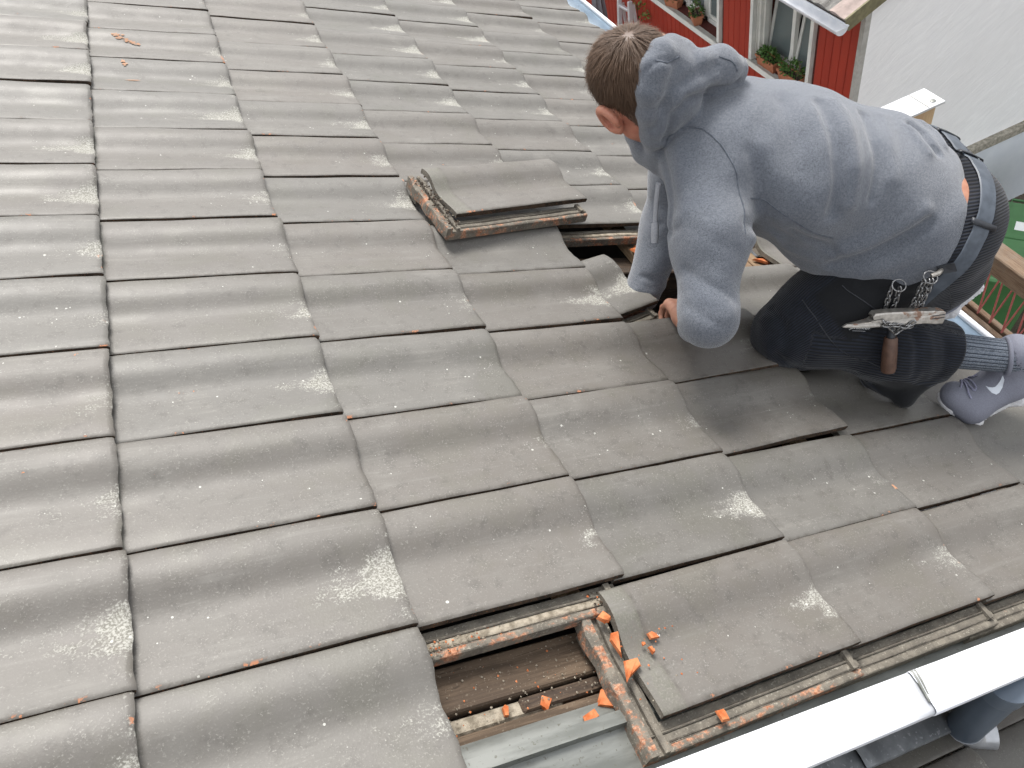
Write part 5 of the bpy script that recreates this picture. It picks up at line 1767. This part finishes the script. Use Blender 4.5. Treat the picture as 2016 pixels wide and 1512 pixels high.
for k in (0, 9, 18, 27, 45, 60):
    p, d = rg[k]; p2, d2 = rg[(k + 1) % cnt]; p0, d0 = rg[(k - 1) % cnt]
    t = nrm(p2 - p0)
    mb = MB(); vv = []
    for (a, b) in ((-.034, .001), (-.030, .0045), (.0, .0062), (.024, .0055), (.028, .001)):
        for s in (-.006, .006):
            vv.append(p + a * WN + b * d + s * t)
    ff = [(i * 2, i * 2 + 1, i * 2 + 3, i * 2 + 2) for i in range(4)]
    o = obj('belt_loop', auto_smooth(mb.add(vv, ff).mesh('belt_loop', [MAT['holder']]), 60), person)
    md = o.modifiers.new("cloth", 'SOLIDIFY'); md.thickness = .0018

# ---- socks and shoes
shoe = net_mesh('shoe', upper_sdf, (1.64, -.07, .0), (1.94, .10, .26), .0034, [MAT['shoe']])
shoe_l = obj('shoe', shoe, person)
solem = net_mesh('sole', sole_sdf, (1.64, -.07, -.01), (1.94, .10, .24), .0034, [MAT['sole']])
obj('sole', solem, shoe_l)
dlt = ANR - ANL
RR = Matrix.Translation(Vector(ANR)) @ Matrix.Rotation(math.radians(4), 4, 'Z') @ Matrix.Translation(-Vector(ANL))
shoe_r = obj('shoe', shoe, person, mat4=RR)
obj('sole', solem, shoe_r)
def sockrib(v):
    a, t = axang(v, KNL, ANL, (0, .6, -.6))
    return a * .036
sock_f = lambda P: cone(P, KNL + .60 * (ANL - KNL), ANL + .03 * nrm(ANL - KNL), .0405, .0355)
sockm = net_mesh('sock', sock_f, (1.50, -.06, .04), (1.80, .20, .25), .0045, [MAT['sock']], {'rib': sockrib})
obj('sock', sockm, person)
obj('sock', sockm, person, mat4=RR)

# ---------------------------------------------------------------- details on the shoes
so, si = [np.array(q, np.float32) for q in SWOOSH]
n = len(so)
gv = []
for q in (so, si):
    q = project(upper_sdf, q, 3)
    gv += list(q + grad(upper_sdf, q) * .0012)
obj('side_logo', mesh('side_logo', gv, [(i, i + 1, n + i + 1, n + i) for i in range(n - 1)], [MAT['swoosh']]), shoe_l)
for l in LACES:
    surf_tube('lace', upper_sdf, l, .0021, MAT['lace'], shoe_l, .0022, 4)
# collar rim of the shoe
sd_ = nrm(ANL - KNL)
rim = []
cc = ANL - .004 * sd_
x_ = nrm(np.cross(sd_, V(0, 0, 1))); y_ = np.cross(sd_, x_)
for a in range(25):
    w = 2 * math.pi * a / 24
    dd = math.cos(w) * x_ + math.sin(w) * y_
    rim.append(cc + .0385 * dd + sd_ * .014 * (dd @ DOR) * -1.0)
me = MB().tube([tuple(p) for p in rim[:-1]], .0052, 8, closed=True).mesh('collar', [MAT['shoe']])
obj('collar', auto_smooth(me, 60), shoe_l)

# ---------------------------------------------------------------- details on the trousers
for l in POCKET:
    surf_tube('seam', trousers_sdf, l, .0011, MAT['holder'], trou, .0003)
bt = np.array([BUTTON], np.float32); bn = grad(trousers_sdf, bt)[0]
me = MB().tube([tuple(bt[0]), tuple(bt[0] + bn * .0022), tuple(bt[0] + bn * .003)], [.0085, .0085, .006], 16).mesh('button', [MAT['holder']])
obj('button', auto_smooth(me), trou)
# woven label with its white lettering
fc = bpy.data.curves.new('brand_lettering', 'FONT')
fc.body = "pionier"; fc.size = .0165; fc.align_x = 'CENTER'; fc.align_y = 'CENTER'; fc.extrude = .0002; fc.shear = .25
tmp = bpy.data.objects.new('tmp', fc); COL.objects.link(tmp)
dg = bpy.context.evaluated_depsgraph_get()
lm = bpy.data.meshes.new_from_object(tmp.evaluated_get(dg))
bpy.data.objects.remove(tmp)
lm.materials.clear(); lm.materials.append(MAT['paper'])
lp = project(trousers_sdf, np.array([LABEL_AT], np.float32), 3)
ln = grad(trousers_sdf, lp)[0]
ax = nrm(np.array(ACROSS) * .97 + np.array(HANG) * .22); ax = nrm(ax - (ax @ ln) * ln); ay = np.cross(ln, ax)
def frame(p, ax, ay, az):
    return Matrix(((ax[0], ay[0], az[0], p[0]), (ax[1], ay[1], az[1], p[1]), (ax[2], ay[2], az[2], p[2]), (0, 0, 0, 1)))
obj('brand_lettering', lm, trou, mat4=frame(lp[0] + ln * .0050, ax, ay, ln))
me = MB().box((-.026, -.0085, -.0006), (.026, .0085, .0006), 0, .0005).mesh('woven_label', [MAT['holder']])
obj('woven_label', me, trou, mat4=frame(lp[0] + ln * .0040, ax, ay, ln))
me = MB().box((-.0150, -.0012, -.0004), (.0150, .0002, .0002)).mesh('label_line', [MAT['drawcord']])
obj('label_line', me, trou, mat4=frame(lp[0] + ln * .0052 - ay * .0098, ax, ay, ln))
# leather tab of the hammer holder
tb = project(trousers_sdf, np.array(TAB, np.float32), 3); tn = grad(trousers_sdf, tb)
tv = [p + nn * .004 for p, nn in zip(tb, tn)] + [p + nn * .0085 for p, nn in zip(tb, tn)]
me = MB().add(tv, [(3, 2, 1, 0), (4, 5, 6, 7), (0, 1, 5, 4), (1, 2, 6, 5), (2, 3, 7, 6), (3, 0, 4, 7)]).mesh('leather_tab', [MAT['holder']])
tab = obj('leather_tab', me, person)

# ---------------------------------------------------------------- chains of the hammer holder
def link_mesh(L=.0150, W=.0090, r=.0017):
    pts = []
    for a in range(16):
        w = 2 * math.pi * a / 16
        pts.append(((L - W) / 2 * (1 if math.cos(w) > 0 else -1) + W / 2 * math.cos(w), W / 2 * math.sin(w), 0))
    return auto_smooth(MB().tube(pts, r, 7, closed=True).mesh('chain_link', [MAT['chain']]), 60)
LINK = link_mesh()
def chain(name, strands, parent):
    root = empty_child(name, parent)
    for (a, b) in strands:
        a, b = np.array(a), np.array(b)
        L = np.linalg.norm(b - a); k = max(2, int(L / .0092))
        d = nrm(b - a)
        s1 = nrm(np.cross(d, V(.2, .3, .9)))
        for i in range(k + 1):
            p = a + (b - a) * i / k + RNG.normal(0, .0007, 3)
            w = (i % 2) * math.pi / 2 + .7 + RNG.normal(0, .15)
            y = math.cos(w) * s1 + math.sin(w) * np.cross(d, s1)
            obj('chain_link', LINK, root, mat4=frame(p, d, y, np.cross(d, y)))
    return root
ch = chain('holder_chain', CH1, person)
ch = chain('holder_chain', CH2, person)
ch = chain('holder_chain', CH3, person)
def ringm(p, R, r, name, m, parent, tilt_):
    pts = []
    n = nrm(tilt_); x = nrm(np.cross(n, V(.1, .2, 1))); y = np.cross(n, x)
    for a in range(22):
        w = 2 * math.pi * a / 22
        pts.append(tuple(np.array(p) + R * math.cos(w) * x + R * .8 * math.sin(w) * y))
    obj(name, auto_smooth(MB().tube(pts, r, 8, closed=True).mesh(name, [m]), 60), parent)
ringm(RING1, .0155, .0014, 'split_ring', MAT['chain'], person, (-.3, -.7, .7))
ringm(RING2, .0150, .0014, 'split_ring', MAT['chain'], person, (-.35, -.75, .6))
a, b = np.array(RING1), tb.mean(0)
me = MB().tube([tuple(a + V(.002, .002, .002)), tuple(a + (b - a) * .35 + V(0, -.004, .004)), tuple(a + (b - a) * .7)], [.0042, .0052, .0045], 10).mesh('snap_hook', [MAT['steel']])
obj('snap_hook', auto_smooth(me, 50), person)
# ---------------------------------------------------------------- hammer
hx = np.array(ACROSS); h0 = np.array(HAMMER_AT); h1 = np.array(HAMMER_END)
hz = nrm(h0 - h1); hx = nrm(hx - (hx @ hz) * hz); hy = np.cross(hz, hx)
ham = empty('hammer', 'roofing hammer with a spiked steel head and brown grip hanging at the worker\'s hip', 'hammer', RM @ frame(h0, hx, hy, hz))
K = .001040 / 5.4
out_ = [(105, 782), (150, 757), (300, 752), (385, 745), (398, 728), (500, 722), (510, 712), (405, 706), (402, 682), (425, 652), (530, 655), (700, 672), (900, 695), (960, 705),
        (1040, 712), (1050, 722), (1120, 727), (1148, 742), (1142, 840), (1130, 884), (1060, 878), (940, 852), (780, 840), (640, 828), (480, 822), (300, 812), (140, 798)]
pl = [((a - 632) * K, -(b - 795) * K * .95) for a, b in out_]
mb = MB()
n = len(pl)
cx = sum(p[0] for p in pl) / n
def lay(y, s):
    # bevelled outline: pulled in towards the head's own mid line
    r = []
    for (x, z) in pl:
        mz = .003
        r.append((x * (1 - .012 * (1 - s)) , y * (1 if x > -.05 else max(.25, (x + .103) / .053)), mz + (z - mz) * s))
    return r
rows = [lay(-.0125, .86), lay(-.0105, 1), lay(.0105, 1), lay(.0125, .86)]
v = sum(rows, [])
f = [tuple(range(n - 1, -1, -1)), tuple(range(3 * n, 4 * n))]
for k in range(3):
    for i in range(n):
        j = (i + 1) % n
        f.append((k * n + i, k * n + j, (k + 1) * n + j, (k + 1) * n + i))
mb.add(v, f)
hd_ob = obj('head', mb.mesh('head', [MAT['steel']]), ham)
for z in (-.001, .0055):
    me = MB().box((.073, -.0131, z - .001), (.0975, -.0120, z + .0008)).mesh('groove', [MAT['holder']])
    obj('groove', me, hd_ob)
HLn = float(np.linalg.norm(h1 - h0))
me = MB().tube([(0, 0, .0), (0, 0, -.02), (-.0, 0, -.045)], [.0085, .0080, .0095], 14).mesh('shank', [MAT['holder']])
obj('shank', auto_smooth(me), ham)
me = MB().tube([(0, 0, -.036), (0, 0, -.040), (0, 0, -HLn * .6), (0, 0, -HLn + .012), (0, 0, -HLn + .003), (0, 0, -HLn)], [.0110, .0132, .0150, .0155, .0140, .009], 18).mesh('grip', [MAT['grip']])
obj('grip', auto_smooth(me), ham)

# ---------------------------------------------------------------- drawcord
cp = [np.array(p) for p in CORD]
me = MB()
me.tube([tuple(cp[0]), tuple(cp[1]), tuple(cp[2])], [.0052, .0055, .0050], 10)
dc = obj('drawcord', auto_smooth(me.mesh('drawcord', [MAT['drawcord']]), 60), hood_ob)
me = MB().tube([tuple(cp[2] - (cp[3] - cp[2]) * .05), tuple(cp[2]), tuple(cp[2] + (cp[3] - cp[2]) * .6), tuple(cp[3])], [.0056, .0076, .0080, .0072], 10).mesh('cord_end', [MAT['drawcord']])
obj('cord_end', auto_smooth(me, 60), hood_ob)
